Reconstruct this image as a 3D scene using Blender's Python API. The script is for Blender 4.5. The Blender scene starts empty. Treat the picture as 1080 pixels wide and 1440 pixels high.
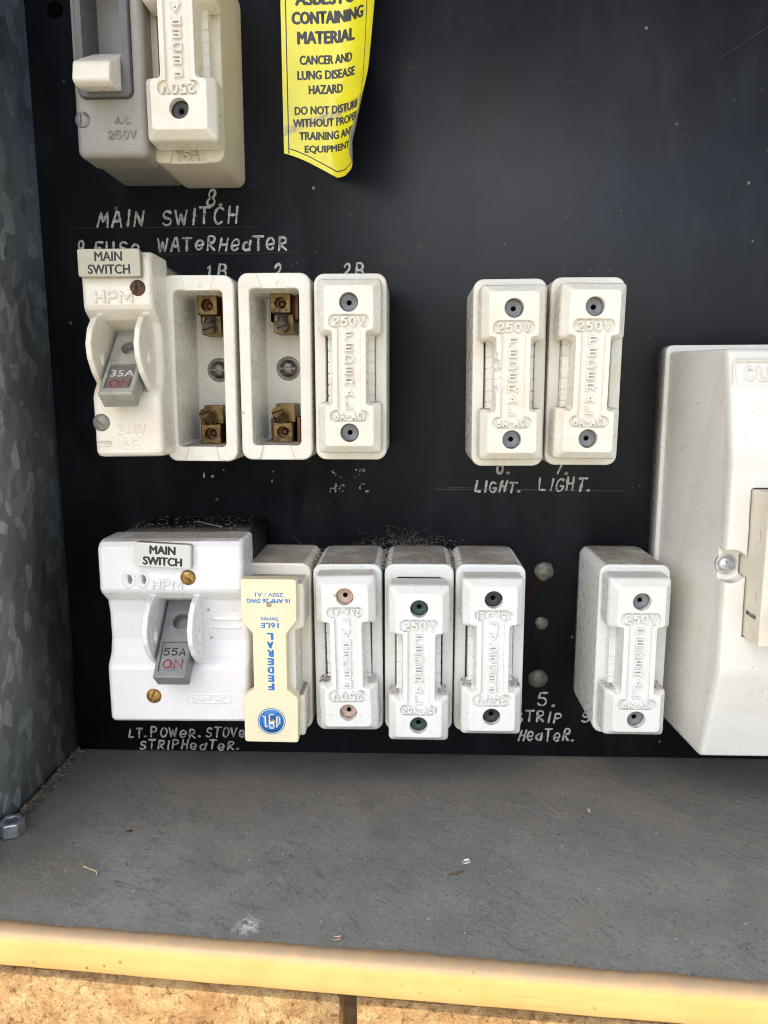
import bpy, bmesh, math, random
from mathutils import Vector, Matrix, noise as mnoise
SC = bpy.context.scene
COL = SC.collection
random.seed(7)
MM = 0.001

# ------------------------------------------------------------------ camera, sky, sun, exposure
R = [[0.999273, 0.00228, -0.038063], [0.037936, -0.160281, 0.986342], [-0.003852, -0.987069, -0.160251]]
cam = bpy.data.objects.new("camera", bpy.data.cameras.new("camera"))
COL.objects.link(cam)
cam.matrix_world = Matrix(((R[0][0], -R[0][1], -R[0][2], 0.0), (R[1][0], -R[1][1], -R[1][2], -0.300),
                           (R[2][0], -R[2][1], -R[2][2], 0.0), (0, 0, 0, 1)))
cam.data.sensor_fit = 'VERTICAL'
cam.data.sensor_height = 36.0
cam.data.lens = 26.0
cam.data.clip_start = 0.01
cam.data.clip_end = 200.0
SC.camera = cam

SUN_EL, SUN_ROT = math.radians(56), math.radians(212)
SKY, SUN, EXPO = 0.15, 2.0, 1.42
world = bpy.data.worlds.new("World")
SC.world = world
world.use_nodes = True
wn = world.node_tree
sky = wn.nodes.new("ShaderNodeTexSky")
sky.sky_type = 'NISHITA'
sky.sun_disc = False
sky.sun_elevation = SUN_EL
sky.sun_rotation = SUN_ROT
sky.dust_density = 3.0
sky.ozone_density = 0.6
bg = wn.nodes["Background"]
bg.inputs[1].default_value = SKY
wn.links.new(sky.outputs[0], bg.inputs[0])
sun = bpy.data.objects.new("sun", bpy.data.lights.new("sun", 'SUN'))
COL.objects.link(sun)
sun.data.energy = SUN
sun.data.angle = math.radians(0.5)
sun.data.color = (1.0, 0.93, 0.82)
SD = Vector((math.sin(SUN_ROT) * math.cos(SUN_EL), math.cos(SUN_ROT) * math.cos(SUN_EL), math.sin(SUN_EL)))
sun.rotation_euler = (-SD).to_track_quat('-Z', 'Y').to_euler()
sun.location = SD * 3
SC.view_settings.view_transform = 'Standard'
SC.view_settings.look = 'None'
SC.view_settings.exposure = EXPO
SC.view_settings.gamma = 1.0
SC.view_settings.use_curve_mapping = False
SC.cycles.use_denoising = True
SC.cycles.sample_clamp_indirect = 4.0
SC.cycles.filter_width = 1.05
SC.cycles.max_bounces = 8
SC.cycles.diffuse_bounces = 5

# ------------------------------------------------------------------ materials
def C4(c): return (c[0], c[1], c[2], 1.0)

class G:
    """small node graph builder"""
    def __init__(s, name):
        s.m = bpy.data.materials.new(name)
        s.m.use_nodes = True
        s.t = s.m.node_tree
        s.b = s.t.nodes["Principled BSDF"]
        tc = s.t.nodes.new("ShaderNodeTexCoord")
        oi = s.t.nodes.new("ShaderNodeObjectInfo")
        mul = s.n("ShaderNodeMath", operation='MULTIPLY'); s.t.links.new(oi.outputs["Random"], mul.inputs[0]); mul.inputs[1].default_value = 7.3
        add = s.n("ShaderNodeVectorMath", operation='ADD')
        s.t.links.new(tc.outputs["Object"], add.inputs[0]); s.t.links.new(mul.outputs[0], add.inputs[1])
        s.obj = tc.outputs["Object"]
        s.co = add.outputs[0]
        s.rnd = oi.outputs["Random"]
    def n(s, kind, **kw):
        nd = s.t.nodes.new(kind)
        for k, v in kw.items(): setattr(nd, k, v)
        return nd
    def l(s, a, b): s.t.links.new(a, b)
    def noise(s, scale, detail=4, rough=.55, stretch=None, rot=None, co=None, dist=0):
        nd = s.n("ShaderNodeTexNoise"); nd.inputs["Scale"].default_value = scale
        nd.inputs["Detail"].default_value = detail; nd.inputs["Roughness"].default_value = rough
        nd.inputs["Distortion"].default_value = dist
        src = co or s.co
        if stretch or rot:
            for key, val in (("Rotation", rot), ("Scale", stretch)):      # turn first, then stretch
                if not val: continue
                mp = s.n("ShaderNodeMapping"); mp.inputs[key].default_value = val
                s.l(src, mp.inputs[0]); src = mp.outputs[0]
        s.l(src, nd.inputs["Vector"])
        return nd.outputs["Fac"]
    def ramp(s, fac, a, b, va=0.0, vb=1.0):
        nd = s.n("ShaderNodeMapRange", interpolation_type='SMOOTHSTEP')
        s.l(fac, nd.inputs["Value"])
        for k, v in (("From Min", a), ("From Max", b), ("To Min", va), ("To Max", vb)): nd.inputs[k].default_value = v
        return nd.outputs[0]
    def math(s, op, a, b):
        nd = s.n("ShaderNodeMath", operation=op)
        for i, v in enumerate((a, b)):
            if isinstance(v, (int, float)): nd.inputs[i].default_value = v
            else: s.l(v, nd.inputs[i])
        return nd.outputs[0]
    def mix(s, fac, a, b):
        nd = s.n("ShaderNodeMix", data_type='RGBA')
        if isinstance(fac, (int, float)): nd.inputs[0].default_value = fac
        else: s.l(fac, nd.inputs[0])
        for i, v in ((6, a), (7, b)):
            if isinstance(v, tuple): nd.inputs[i].default_value = C4(v)
            else: s.l(v, nd.inputs[i])
        return nd.outputs[2]
    def specks(s, scale, size, gate=None):
        v = s.n("ShaderNodeTexVoronoi"); v.inputs["Scale"].default_value = scale
        s.l(s.co, v.inputs["Vector"])
        f = s.ramp(v.outputs["Distance"], size, size * .6)
        sep = s.n("ShaderNodeSeparateColor"); s.l(v.outputs["Color"], sep.inputs[0])
        f = s.math('MULTIPLY', f, s.ramp(sep.outputs[0], .55, .6))
        if gate is not None: f = s.math('MULTIPLY', f, gate)
        return f
    def upness(s, a=.35, b=.9):
        g = s.n("ShaderNodeNewGeometry"); sp = s.n("ShaderNodeSeparateXYZ")
        s.l(g.outputs["Normal"], sp.inputs[0])
        return s.ramp(sp.outputs["Z"], a, b)
    def bump(s, h, strength=.3, dist=.0003, prev=None):
        nd = s.n("ShaderNodeBump"); nd.inputs["Strength"].default_value = strength; nd.inputs["Distance"].default_value = dist
        s.l(h, nd.inputs["Height"])
        if prev is not None: s.l(prev, nd.inputs["Normal"])
        return nd.outputs[0]
    def out(s, col, rough=None, normal=None, metal=0.0, coat=0.0, spec=.5):
        if isinstance(col, tuple): s.b.inputs["Base Color"].default_value = C4(col)
        else: s.l(col, s.b.inputs["Base Color"])
        if rough is not None:
            if isinstance(rough, (int, float)): s.b.inputs["Roughness"].default_value = rough
            else: s.l(rough, s.b.inputs["Roughness"])
        if normal is not None: s.l(normal, s.b.inputs["Normal"])
        s.b.inputs["Metallic"].default_value = metal
        s.b.inputs["Coat Weight"].default_value = coat
        s.b.inputs["Specular IOR Level"].default_value = spec
        return s.m

DUST = (.17, .145, .115)
def ceramic(name, base, tint, rough=.28, dust=.9, speck=.5, stain=.6, bumpy=.12):
    """glazed porcelain or moulded plastic: stains, dirt specks, dust lying on top faces"""
    g = G(name)
    n1 = g.noise(70, 5, .6)
    col = g.mix(g.math('MULTIPLY', g.ramp(n1, .42, .75), stain), base, tint)
    n2 = g.noise(420, 4, .65)
    col = g.mix(g.math('MULTIPLY', g.ramp(n2, .52, .8), .10), col, tuple(c * .72 for c in tint))
    sp = g.math("MAXIMUM", g.specks(430, .10, g.ramp(g.noise(50, 3), .50, .64)), g.specks(1100, .17, g.ramp(g.noise(85, 3), .54, .66)))
    col = g.mix(g.math('MULTIPLY', sp, speck), col, (.05, .04, .03))
    # long thin grime streaks
    st = g.noise(160, 3, .6, stretch=(1.0, 1.0, .14))
    col = g.mix(g.math('MULTIPLY', g.ramp(st, .62, .80), .07), col, (.30, .25, .18))
    gr = g.math('MULTIPLY', g.ramp(g.noise(34, 6, .72, dist=.5), .56, .74), g.ramp(g.noise(640, 4, .7), .42, .62))
    col = g.mix(g.math('MULTIPLY', gr, .24 * speck), col, (.24, .20, .15))
    ch = g.specks(120, .09, g.ramp(g.noise(30, 3), .50, .60))
    col = g.mix(g.math('MULTIPLY', ch, .8 * speck), col, (.10, .075, .05))
    ns = g.noise(900, 4, .7)
    du = g.math('MULTIPLY', g.upness(.90, .99), g.ramp(g.math('ADD', n1, g.math('MULTIPLY', ns, .6)), .50, .88, .45, 1.0))
    du = g.math('MULTIPLY', du, dust)
    dcol = g.mix(g.ramp(ns, .4, .65), DUST, (.34, .31, .27))
    col = g.mix(du, col, dcol)
    ro = g.math('ADD', g.math('MULTIPLY', g.ramp(n2, .35, .7), .22), rough)
    ro = g.math('ADD', ro, g.math('MULTIPLY', du, .5))
    b = g.bump(g.noise(150, 2), bumpy * .5, .0005)
    return g.out(col, ro, b, spec=.45)
g_dust_b = .10

def plain(name, base, rough=.5, metal=0.0, var=.25, scale=300, bumpy=.1, alt=None):
    g = G(name)
    n = g.noise(scale, 4, .6)
    alt = alt or tuple(c * (1 - var) for c in base)
    col = g.mix(g.ramp(n, .4, .68), base, alt)
    ro = g.math('ADD', g.math('MULTIPLY', n, .2), rough - .1)
    return g.out(col, ro, g.bump(g.noise(scale * 3, 3), bumpy, .0002), metal=metal)

M = {}
M['cream'] = ceramic("cream_porcelain", (.74, .715, .63), (.67, .575, .41), .20, .9, .5, .55)
M['white'] = ceramic("white_porcelain", (.73, .73, .695), (.65, .62, .52), .22, 1.0, .6, .45)
M['white_carrier'] = ceramic("white_porcelain_carrier", (.73, .73, .695), (.65, .62, .52), .22, .45, .6, .45)
M['plastic'] = ceramic("white_plastic", (.75, .745, .74), (.66, .61, .54), .22, .9, .7, .35, .05)
M['ivory'] = ceramic("ivory_plastic", (.76, .715, .61), (.68, .56, .38), .25, .9, .8, .5, .06)
M['cover'] = ceramic("cover_plastic", (.73, .715, .66), (.63, .585, .48), .26, .55, 1.0, .5, .03)
M['breaker'] = ceramic("breaker_plastic", (.72, .67, .55), (.58, .50, .36), .35, .4, .4, .4, .05)
M['plate'] = ceramic("cream_plate", (.78, .70, .47), (.70, .60, .36), .4, .4, .4, .45, .03)
M['oldwhite'] = ceramic("pale_beige_plastic", (.64, .57, .44), (.52, .43, .30), .36, .8, .6, .5, .06)
M['grey'] = ceramic("grey_bakelite", (.30, .275, .238), (.25, .215, .17), .38, .9, .7, .5, .06)
M['darkgrey'] = ceramic("blue_grey_bakelite", (.12, .118, .118), (.10, .092, .08), .35, .9, .5, .5, .05)
M['toggle'] = plain("grey_toggle_plastic", (.20, .21, .205), .42, 0, .2, 220)
M['toggle2'] = plain("worn_grey_toggle_plastic", (.34, .33, .28), .42, 0, .25, 220)
M['insert'] = plain("toggle_window", (.16, .145, .13), .3)
M['tagw'] = ceramic("white_tag", (.60, .60, .55), (.5, .49, .42), .35, .5, .5, .4, .04)
M['tagb'] = ceramic("beige_tag", (.45, .42, .32), (.38, .35, .26), .38, .5, .5, .4, .04)
M['ink'] = plain("black_ink", (.012, .012, .014), .45)
M['inkgrey'] = plain("dark_grey_ink", (.05, .05, .055), .5)
M['red'] = plain("red_ink", (.30, .03, .035), .45)
M['whiteink'] = plain("white_ink", (.62, .6, .56), .5)
M['blue'] = plain("blue_ink", (.02, .17, .50), .45)
M['brass'] = plain("dull_brass", (.20, .135, .05), .40, .8, .5, 420, .25, alt=(.07, .042, .02))
M['copper'] = plain("tarnished_copper", (.20, .075, .04), .5, .5, .4, 300, .2)
M['steel'] = plain("dark_steel", (.20, .18, .16), .32, .9, .45, 500, .2)
M['zinc'] = plain("bright_zinc", (.66, .68, .70), .30, .8, .3, 300, .1)
M['rust'] = plain("rusty_screw", (.12, .055, .03), .7, .3, .5, 600, .5)
M['brasscrew'] = plain("worn_brass_screw", (.42, .25, .075), .36, .8, .5, 700, .3, alt=(.14, .075, .03))
M['greyscrew'] = plain("grey_painted_screw", (.24, .23, .20), .45, .4, .4, 500, .2)
M['dark'] = plain("black_void", (.004, .004, .004), .9)  # flat black that stands in for the shade inside holes and recesses
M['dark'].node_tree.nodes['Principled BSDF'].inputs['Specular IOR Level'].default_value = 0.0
M['black'] = ceramic("black_base_bakelite", (.02, .019, .018), (.03, .027, .022), .45, .5, .3, .5)
M['capgrey'] = plain("grey_terminal_cap", (.20, .205, .21), .5)
M['cappink'] = plain("pink_terminal_cap", (.52, .36, .28), .5)
M['capgreen'] = plain("green_terminal_cap", (.018, .055, .045), .45)
M['capblack'] = plain("black_terminal_cap", (.03, .025, .025), .4)
M['web'] = plain("cobweb", (.24, .225, .20), .9)
M['dirt'] = plain("dry_dirt", (.12, .09, .06), .95, 0, .5, 500, .5, alt=(.26, .21, .14))
M['fluff'] = plain("dust_fluff", (.25, .22, .18), .95, 0, .4, 700, .5)
M['seal'] = plain("pale_sealant", (.135, .13, .10), .30, 0, .3, 200, .3)
M['drip'] = plain("brown_drip", (.016, .006, .003), .8)
M['drip'].node_tree.nodes['Principled BSDF'].inputs['Specular IOR Level'].default_value = 0.2
M['flake'] = plain("white_paint_flake", (.8, .8, .8), .5)
M['straw'] = plain("dry_straw", (.46, .38, .22), .7)
M['twig'] = plain("brown_twig", (.16, .10, .05), .8)
M['pebble'] = plain("pale_stone", (.44, .38, .28), .8, 0, .4, 600, .6)
M['back'] = plain("grey_sticker_back", (.46, .43, .38), .7, 0, .3, 200)

def board_mat():
    g = G("black_board_paint")
    n1 = g.noise(9, 5, .6); n2 = g.noise(45, 6, .65, stretch=(1, 1, .45)); n3 = g.noise(600, 3, .6)
    col = g.mix(g.ramp(n2, .42, .75), (.0075, .0085, .011), (.0155, .018, .0235))
    # rubbed brown patches and grey smears
    br = g.math('MULTIPLY', g.ramp(g.noise(22, 5, .7, dist=.4), .62, .78), g.ramp(n3, .45, .62))
    col = g.mix(g.math('MULTIPLY', br, .55), col, (.10, .07, .04))
    sm = g.math('MULTIPLY', g.ramp(g.noise(14, 6, .7, stretch=(1.6, 1, .5)), .58, .82), .4)
    col = g.mix(sm, col, (.055, .055, .055))
    vs_ = g.math('MULTIPLY', g.ramp(g.noise(1, 5, .7, stretch=(26, 1, 5)), .50, .72), g.ramp(n1, .42, .62))
    col = g.mix(g.math('MULTIPLY', vs_, .35), col, (.045, .045, .046))
    # fine random scratches
    for rot, sc in ((.5, 1.0), (-.9, 1.3), (1.5, .8)):
        w = g.noise(1, 2, .5, stretch=(40 * sc, 1, 900), rot=(0, rot, 0))
        sx = g.math('MULTIPLY', g.ramp(w, .76, .79), g.ramp(g.noise(30 * sc, 2), .5, .66))
        col = g.mix(g.math('MULTIPLY', sx, .28), col, (.16, .15, .14))
    sp = g.specks(95, .075)
    col = g.mix(g.math('MULTIPLY', sp, .5), col, (.36, .32, .25))
    sp2 = g.specks(300, .10, g.ramp(g.noise(16, 3), .5, .62))
    col = g.mix(g.math('MULTIPLY', sp2, .6), col, (.28, .23, .17))
    ro = g.ramp(g.math('ADD', n1, g.math('MULTIPLY', n2, .5)), .5, 1.0, .40, .62)
    return g.out(col, ro, g.bump(g.noise(220, 4, .6), .10, .0006), spec=.36)
M['board'] = board_mat()

def galv_mat():
    """hot-dip spangle: each crystal reflects a little differently"""
    g = G("galvanised_spangle")
    nz = g.n("ShaderNodeTexNoise"); nz.inputs["Scale"].default_value = 70; g.l(g.co, nz.inputs["Vector"])
    wv = g.n("ShaderNodeVectorMath", operation='MULTIPLY_ADD')
    g.l(nz.outputs["Color"], wv.inputs[0]); wv.inputs[1].default_value = (.0045,) * 3; g.l(g.co, wv.inputs[2])
    mp = g.n("ShaderNodeMapping"); mp.inputs["Scale"].default_value = (1, 1.05, .62); mp.inputs["Rotation"].default_value = (.35, 0, 0); g.l(wv.outputs[0], mp.inputs[0])
    v = g.n("ShaderNodeTexVoronoi"); v.inputs["Scale"].default_value = 205; g.l(mp.outputs[0], v.inputs["Vector"])
    sep = g.n("ShaderNodeSeparateColor"); g.l(v.outputs["Color"], sep.inputs[0])
    streak = g.noise(1, 4, .65, stretch=(300, 420, 60), rot=(.6, 0, 0), dist=.7)
    streak2 = g.noise(1, 4, .65, stretch=(300, 80, 380), rot=(-.5, 0, 0), dist=.7)
    pick = g.ramp(sep.outputs[1], .45, .55)
    stm = g.n("ShaderNodeMix", data_type='FLOAT'); g.l(pick, stm.inputs[0]); g.l(streak, stm.inputs[2]); g.l(streak2, stm.inputs[3])
    flake = g.math('MULTIPLY', g.ramp(sep.outputs[0], .70, 1.0), g.ramp(stm.outputs[0], .30, .62, .25, 1.0))
    big = g.noise(22, 4, .6)
    col = g.mix(g.ramp(big, .35, .70), (.29, .30, .285), (.43, .455, .465))
    col = g.mix(g.math('MULTIPLY', g.ramp(sep.outputs[2], .2, 1.0), .55), col, (.25, .26, .245))
    col = g.mix(flake, col, (.64, .665, .675))
    col = g.mix(g.math('MULTIPLY', g.ramp(stm.outputs[0], .45, .30), .35), col, (.10, .10, .09))
    col = g.mix(g.math('MULTIPLY', g.ramp(g.noise(130, 5, .7), .62, .78), .6), col, (.20, .15, .09))
    tilt = g.n("ShaderNodeVectorMath", operation='MULTIPLY_ADD'); geo = g.n("ShaderNodeNewGeometry")
    sb = g.n("ShaderNodeVectorMath", operation='SUBTRACT'); g.l(v.outputs["Color"], sb.inputs[0]); sb.inputs[1].default_value = (.5, .5, .5)
    g.l(sb.outputs[0], tilt.inputs[0]); tilt.inputs[1].default_value = (.26,) * 3; g.l(geo.outputs["Normal"], tilt.inputs[2])
    nn = g.n("ShaderNodeVectorMath", operation='NORMALIZE'); g.l(tilt.outputs[0], nn.inputs[0])
    nb = g.bump(stm.outputs[0], .45, .0006, nn.outputs[0])
    return g.out(col, g.ramp(sep.outputs[1], 0, 1, .38, .6), nb, metal=.10)
M['galv'] = galv_mat()

def floor_mat():
    """worn grey paint with brush marks, brown dust settled towards the board, a white salt stain near the lip"""
    g = G("dusty_grey_paint")
    n = g.noise(38, 6, .65); f = g.noise(900, 4, .7)
    br = g.noise(1, 5, .65, stretch=(60, 190, 1), rot=(0, 0, .7), dist=.8)
    br2 = g.noise(1, 5, .65, stretch=(210, 55, 1), rot=(0, 0, .5), dist=.8)
    col = g.mix(g.ramp(n, .38, .7), (.155, .172, .174), (.225, .237, .23))
    col = g.mix(g.math('MULTIPLY', g.ramp(br, .56, .74), .55), col, (.08, .09, .098))
    col = g.mix(g.math('MULTIPLY', g.ramp(br2, .57, .74), .5), col, (.275, .283, .278))
    for rz, sc in ((.6, 1.0), (.95, 1.25), (.25, .9)):
        ds = g.noise(1, 2, .5, stretch=(95 * sc, 420 * sc, 1), rot=(0, 0, rz), dist=.6)
        gate = g.ramp(g.noise(26 * sc, 3, .6), .46, .62)
        col = g.mix(g.math('MULTIPLY', g.math('MULTIPLY', g.ramp(ds, .60, .72), gate), .5), col, (.055, .062, .068))
        col = g.mix(g.math('MULTIPLY', g.math('MULTIPLY', g.ramp(ds, .38, .30), gate), .5), col, (.26, .27, .265))
    sp = g.n("ShaderNodeSeparateXYZ"); g.l(g.obj, sp.inputs[0])
    dd = g.ramp(g.math('ADD', sp.outputs["Y"], g.math('MULTIPLY', g.math('SUBTRACT', n, .5), .09)), -.085, -.005, .14, .8)
    dl = g.ramp(g.math('ADD', sp.outputs["X"], g.math('MULTIPLY', g.math('SUBTRACT', n, .5), .12)), -.07, -.15, 0, .6)
    dd = g.math('MAXIMUM', dd, dl)
    dd = g.math('MULTIPLY', dd, g.ramp(f, .3, .62, .45, 1.0))
    col = g.mix(dd, col, (.20, .168, .122))
    col = g.mix(g.math('MULTIPLY', g.ramp(f, .56, .70), .6), col, (.34, .31, .265))
    col = g.mix(g.math('MULTIPLY', g.ramp(f, .44, .32), .7), col, (.06, .055, .048))
    pa = g.math('MULTIPLY', g.ramp(g.noise(24, 6, .75, dist=.8), .52, .66), g.ramp(g.noise(330, 5, .75), .38, .60))
    col = g.mix(g.math('MULTIPLY', pa, .6), col, (.23, .20, .155))
    pb = g.ramp(g.noise(15, 5, .7, dist=.6), .56, .70)
    col = g.mix(g.math('MULTIPLY', pb, .3), col, (.085, .088, .086))
    # salt stain
    d = g.n("ShaderNodeVectorMath", operation='DISTANCE'); g.l(g.obj, d.inputs[0]); d.inputs[1].default_value = (-.0485, -.1055, 0)
    ring = g.ramp(g.math('ADD', d.outputs["Value"], g.math('MULTIPLY', g.noise(260, 4, .7), .008)), .0095, .0045)
    col = g.mix(g.math('MULTIPLY', ring, g.ramp(g.noise(420, 4, .7), .40, .62)), col, (.55, .57, .60))
    s2 = g.specks(150, .07); col = g.mix(g.math('MULTIPLY', s2, .8), col, (.5, .46, .38))
    nb = g.bump(g.math('ADD', br, br2), .45, .0009); nb = g.bump(f, .3, .0003, nb)
    return g.out(col, g.ramp(n, .3, .7, .62, .8), nb, spec=.35)
M['floor'] = floor_mat()

def lip_mat():
    g = G("yellow_lip_paint")
    n = g.noise(45, 5, .6); f = g.noise(500, 4, .65)
    col = g.mix(g.ramp(n, .4, .72), (.63, .365, .125), (.57, .315, .095))
    col = g.mix(g.math('MULTIPLY', g.ramp(f, .58, .72), .4), col, (.42, .27, .11))
    col = g.mix(g.math('MULTIPLY', g.specks(190, .13, g.ramp(n, .42, .56)), .85), col, (.16, .09, .04))
    # dust on the upper flange
    du = g.math('MULTIPLY', g.upness(.35, .98), g.ramp(g.noise(200, 5, .7), .25, .6, .6, .95))
    col = g.mix(du, col, (.33, .255, .175))
    sc = g.noise(1, 3, .6, stretch=(22, 500, 700)); col = g.mix(g.math('MULTIPLY', g.ramp(sc, .66, .74), .5), col, (.34, .22, .10))
    return g.out(col, .5, g.bump(g.noise(160, 4), .2, .0005), spec=.35)
M['lip'] = lip_mat()

def brick_mat():
    g = G("rough_sandy_brick")
    n = g.noise(75, 6, .72, dist=.6); f = g.noise(420, 5, .7); n0 = g.noise(200, 5, .7, dist=.8)
    col = g.mix(g.ramp(n, .36, .66), (.56, .37, .17), (.40, .225, .09))
    col = g.mix(g.math('MULTIPLY', g.ramp(n0, .52, .70), .75), col, (.17, .08, .03))
    col = g.mix(g.math('MULTIPLY', g.ramp(f, .56, .72), .65), col, (.68, .50, .28))
    col = g.mix(g.math('MULTIPLY', g.ramp(f, .44, .34), .75), col, (.12, .058, .026))
    nb = g.bump(n0, 1.0, .003); nb = g.bump(f, 1.0, .0012, nb)
    return g.out(col, .9, nb, spec=.2)
M['brick'] = brick_mat()
M['mortar'] = plain("brown_mortar", (.20, .14, .075), .95, 0, .4, 300, .6)
M['render'] = plain("painted_eave", (.62, .58, .50), .8)
M['earth'] = plain("pale_dry_paving", (.42, .40, .325), .9, 0, .25, 3, .2)

def paint_mat():
    g = G("white_hand_paint")
    n = g.noise(420, 4, .7)
    col = g.mix(g.ramp(n, .4, .65), (.48, .47, .43), (.27, .26, .23))
    g.l(g.ramp(g.noise(520, 4, .75), .27, .42), g.b.inputs["Alpha"])
    return g.out(col, .7)
M['paint'] = paint_mat()
def faint_mat():
    g = G("flaked_hand_paint")
    g.l(g.ramp(g.noise(170, 4, .75), .50, .60), g.b.inputs["Alpha"])
    return g.out((.40, .38, .33), .7)
M['faint'] = faint_mat()
M['scratch'] = plain('pale_scratch', (.06, .057, .05), .7)
def sticker_mat():
    g = G("yellow_sticker_vinyl")
    n = g.noise(40, 4, .6)
    col = g.mix(g.ramp(n, .4, .7), (.84, .76, .02), (.78, .69, .03))
    col = g.mix(g.math('MULTIPLY', g.specks(260, .08), .7), col, (.2, .16, .04))
    # dirty scuff across the lower part
    sp = g.n("ShaderNodeSeparateXYZ"); g.l(g.obj, sp.inputs[0])
    y = g.math('SUBTRACT', sp.outputs["Z"], g.math('ADD', g.math('MULTIPLY', sp.outputs["X"], .27), .0080))
    b = g.ramp(g.math('ADD', g.math('ABSOLUTE', y, 0), g.math('MULTIPLY', g.noise(300, 4, .7), .003)), .0038, .0022)
    col = g.mix(g.math('MULTIPLY', b, g.ramp(g.noise(800, 3, .7), .35, .58)), col, (.42, .33, .17))
    # crinkles
    cr = g.noise(1, 3, .5, stretch=(120, 120, 35), rot=(0, .5, 0), dist=1.2)
    g.b.inputs["Coat Weight"].default_value = .3
    return g.out(col, .28, g.bump(cr, .25, .0012), coat=.25)
M['sticker'] = sticker_mat()

# ------------------------------------------------------------------ mesh helpers: millimetres, (x right, d out of the board, z up)
def V3(x, d, z): return (x, -d, z)

def outward(fs):
    """turn a closed, consistently wound shell so that it faces outwards"""
    v = 0.0
    for f in fs:
        c = [q.co for q in f.verts]
        for i in range(1, len(c) - 1): v += c[0].dot(c[i].cross(c[i + 1]))
    if v < 0:
        for f in fs: f.normal_flip()

def loft(bm, rings, cap0=True, cap1=True):
    rs = [[bm.verts.new(V3(*p)) for p in r] for r in rings]
    n = len(rs[0]); fs = []
    for a, b in zip(rs, rs[1:]):
        for i in range(n):
            fs.append(bm.faces.new((a[i], a[(i + 1) % n], b[(i + 1) % n], b[i])))
    if cap0: fs.append(bm.faces.new(list(reversed(rs[0]))))
    if cap1: fs.append(bm.faces.new(rs[-1]))
    outward(fs)

def rrect(cx, cz, w, h, r, n=5):
    r = max(.02, min(r, w / 2 - .01, h / 2 - .01))
    out = []
    for k, (sx, sz) in enumerate(((1, 1), (-1, 1), (-1, -1), (1, -1))):
        ox, oz = cx + sx * (w / 2 - r), cz + sz * (h / 2 - r)
        for i in range(n + 1):
            a = math.pi / 2 * (k + i / n)
            out.append((ox + r * math.cos(a), oz + r * math.sin(a)))
    return out

def rbox(bm, cx, cz, w, h, d0, d1, r=1, bev=.5, nb=3, draft=0.0):
    rings = [[(x, d0, z) for x, z in rrect(cx, cz, w + 2 * draft, h + 2 * draft, r)]]
    for i in range(nb + 1):
        a = math.pi / 2 * i / nb
        ins = bev * (1 - math.cos(a))
        rings.append([(x, d1 - bev + bev * math.sin(a), z) for x, z in rrect(cx, cz, w - 2 * ins, h - 2 * ins, r - ins)])
    loft(bm, rings)

def rpoly(pts, r, n=4):
    """round the corners of a polygon"""
    out = []
    N = len(pts)
    for i in range(N):
        p, a, b = Vector(pts[i]), Vector(pts[i - 1]), Vector(pts[(i + 1) % N])
        u, v = (a - p).normalized(), (b - p).normalized()
        ang = u.angle(v)
        t = min(r / math.tan(ang / 2), (a - p).length * .45, (b - p).length * .45)
        p0, p1 = p + u * t, p + v * t
        for k in range(n + 1):
            s = k / n
            q = p0 * (1 - s) ** 2 + p * 2 * s * (1 - s) + p1 * s * s
            out.append((q.x, q.y))
    return out

def inset(pts, a):
    N = len(pts); out = []
    ar = sum(pts[i][0] * pts[(i + 1) % N][1] - pts[(i + 1) % N][0] * pts[i][1] for i in range(N))
    sg = 1 if ar > 0 else -1
    for i in range(N):
        p, q, s = Vector(pts[i]), Vector(pts[i - 1]), Vector(pts[(i + 1) % N])
        e0, e1 = (p - q).normalized(), (s - p).normalized()
        n0, n1 = Vector((-e0.y, e0.x)) * sg, Vector((-e1.y, e1.x)) * sg
        m = n0 + n1
        k = a / max(.3, 1 + n0.dot(n1)) 
        out.append((p.x + m.x * k, p.y + m.y * k))
    return out

def prism(bm, pts, d0, d1, bev=0, nb=3):
    rings = [[(x, d0, z) for x, z in pts]]
    if bev:
        for i in range(nb + 1):
            a = math.pi / 2 * i / nb
            q = inset(pts, bev * (1 - math.cos(a)) + 1e-4)
            rings.append([(x, d1 - bev + bev * math.sin(a), z) for x, z in q])
    else:
        rings.append([(x, d1, z) for x, z in pts])
    loft(bm, rings)

def ext_x(bm, prof, x0, x1):
    """profile of (z, d) points swept along x"""
    loft(bm, [[(x, d, z) for z, d in prof] for x in (x0, x1)])

def cyl(bm, p0, p1, r0, r1=None, n=20, cap=True):
    r1 = r0 if r1 is None else r1
    a, b = Vector(V3(*p0)), Vector(V3(*p1))
    q = (b - a).to_track_quat('Z', 'Y')
    rs = []
    for c, r in ((a, r0), (b, r1)):
        rs.append([bm.verts.new(c + q @ Vector((r * math.cos(2 * math.pi * i / n), r * math.sin(2 * math.pi * i / n), 0))) for i in range(n)])
    fs = [bm.faces.new((rs[0][i], rs[0][(i + 1) % n], rs[1][(i + 1) % n], rs[1][i])) for i in range(n)]
    if cap:
        fs.append(bm.faces.new(list(reversed(rs[0])))); fs.append(bm.faces.new(rs[1]))
    outward(fs)

def tube(bm, pts, r, n=5):
    for a, b in zip(pts, pts[1:]):
        if (Vector(a) - Vector(b)).length > 1e-6: cyl(bm, a, b, r, r, n)

def dome(bm, c, r, h, d0, n=16, m=5, sq=1.0):
    rings = []
    for j in range(m):
        a = math.pi / 2 * j / m
        rings.append([(c[0] + r * math.cos(a) * math.cos(2 * math.pi * i / n), d0 + h * math.sin(a), c[1] + sq * r * math.cos(a) * math.sin(2 * math.pi * i / n)) for i in range(n)])
    loft(bm, rings)

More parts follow.
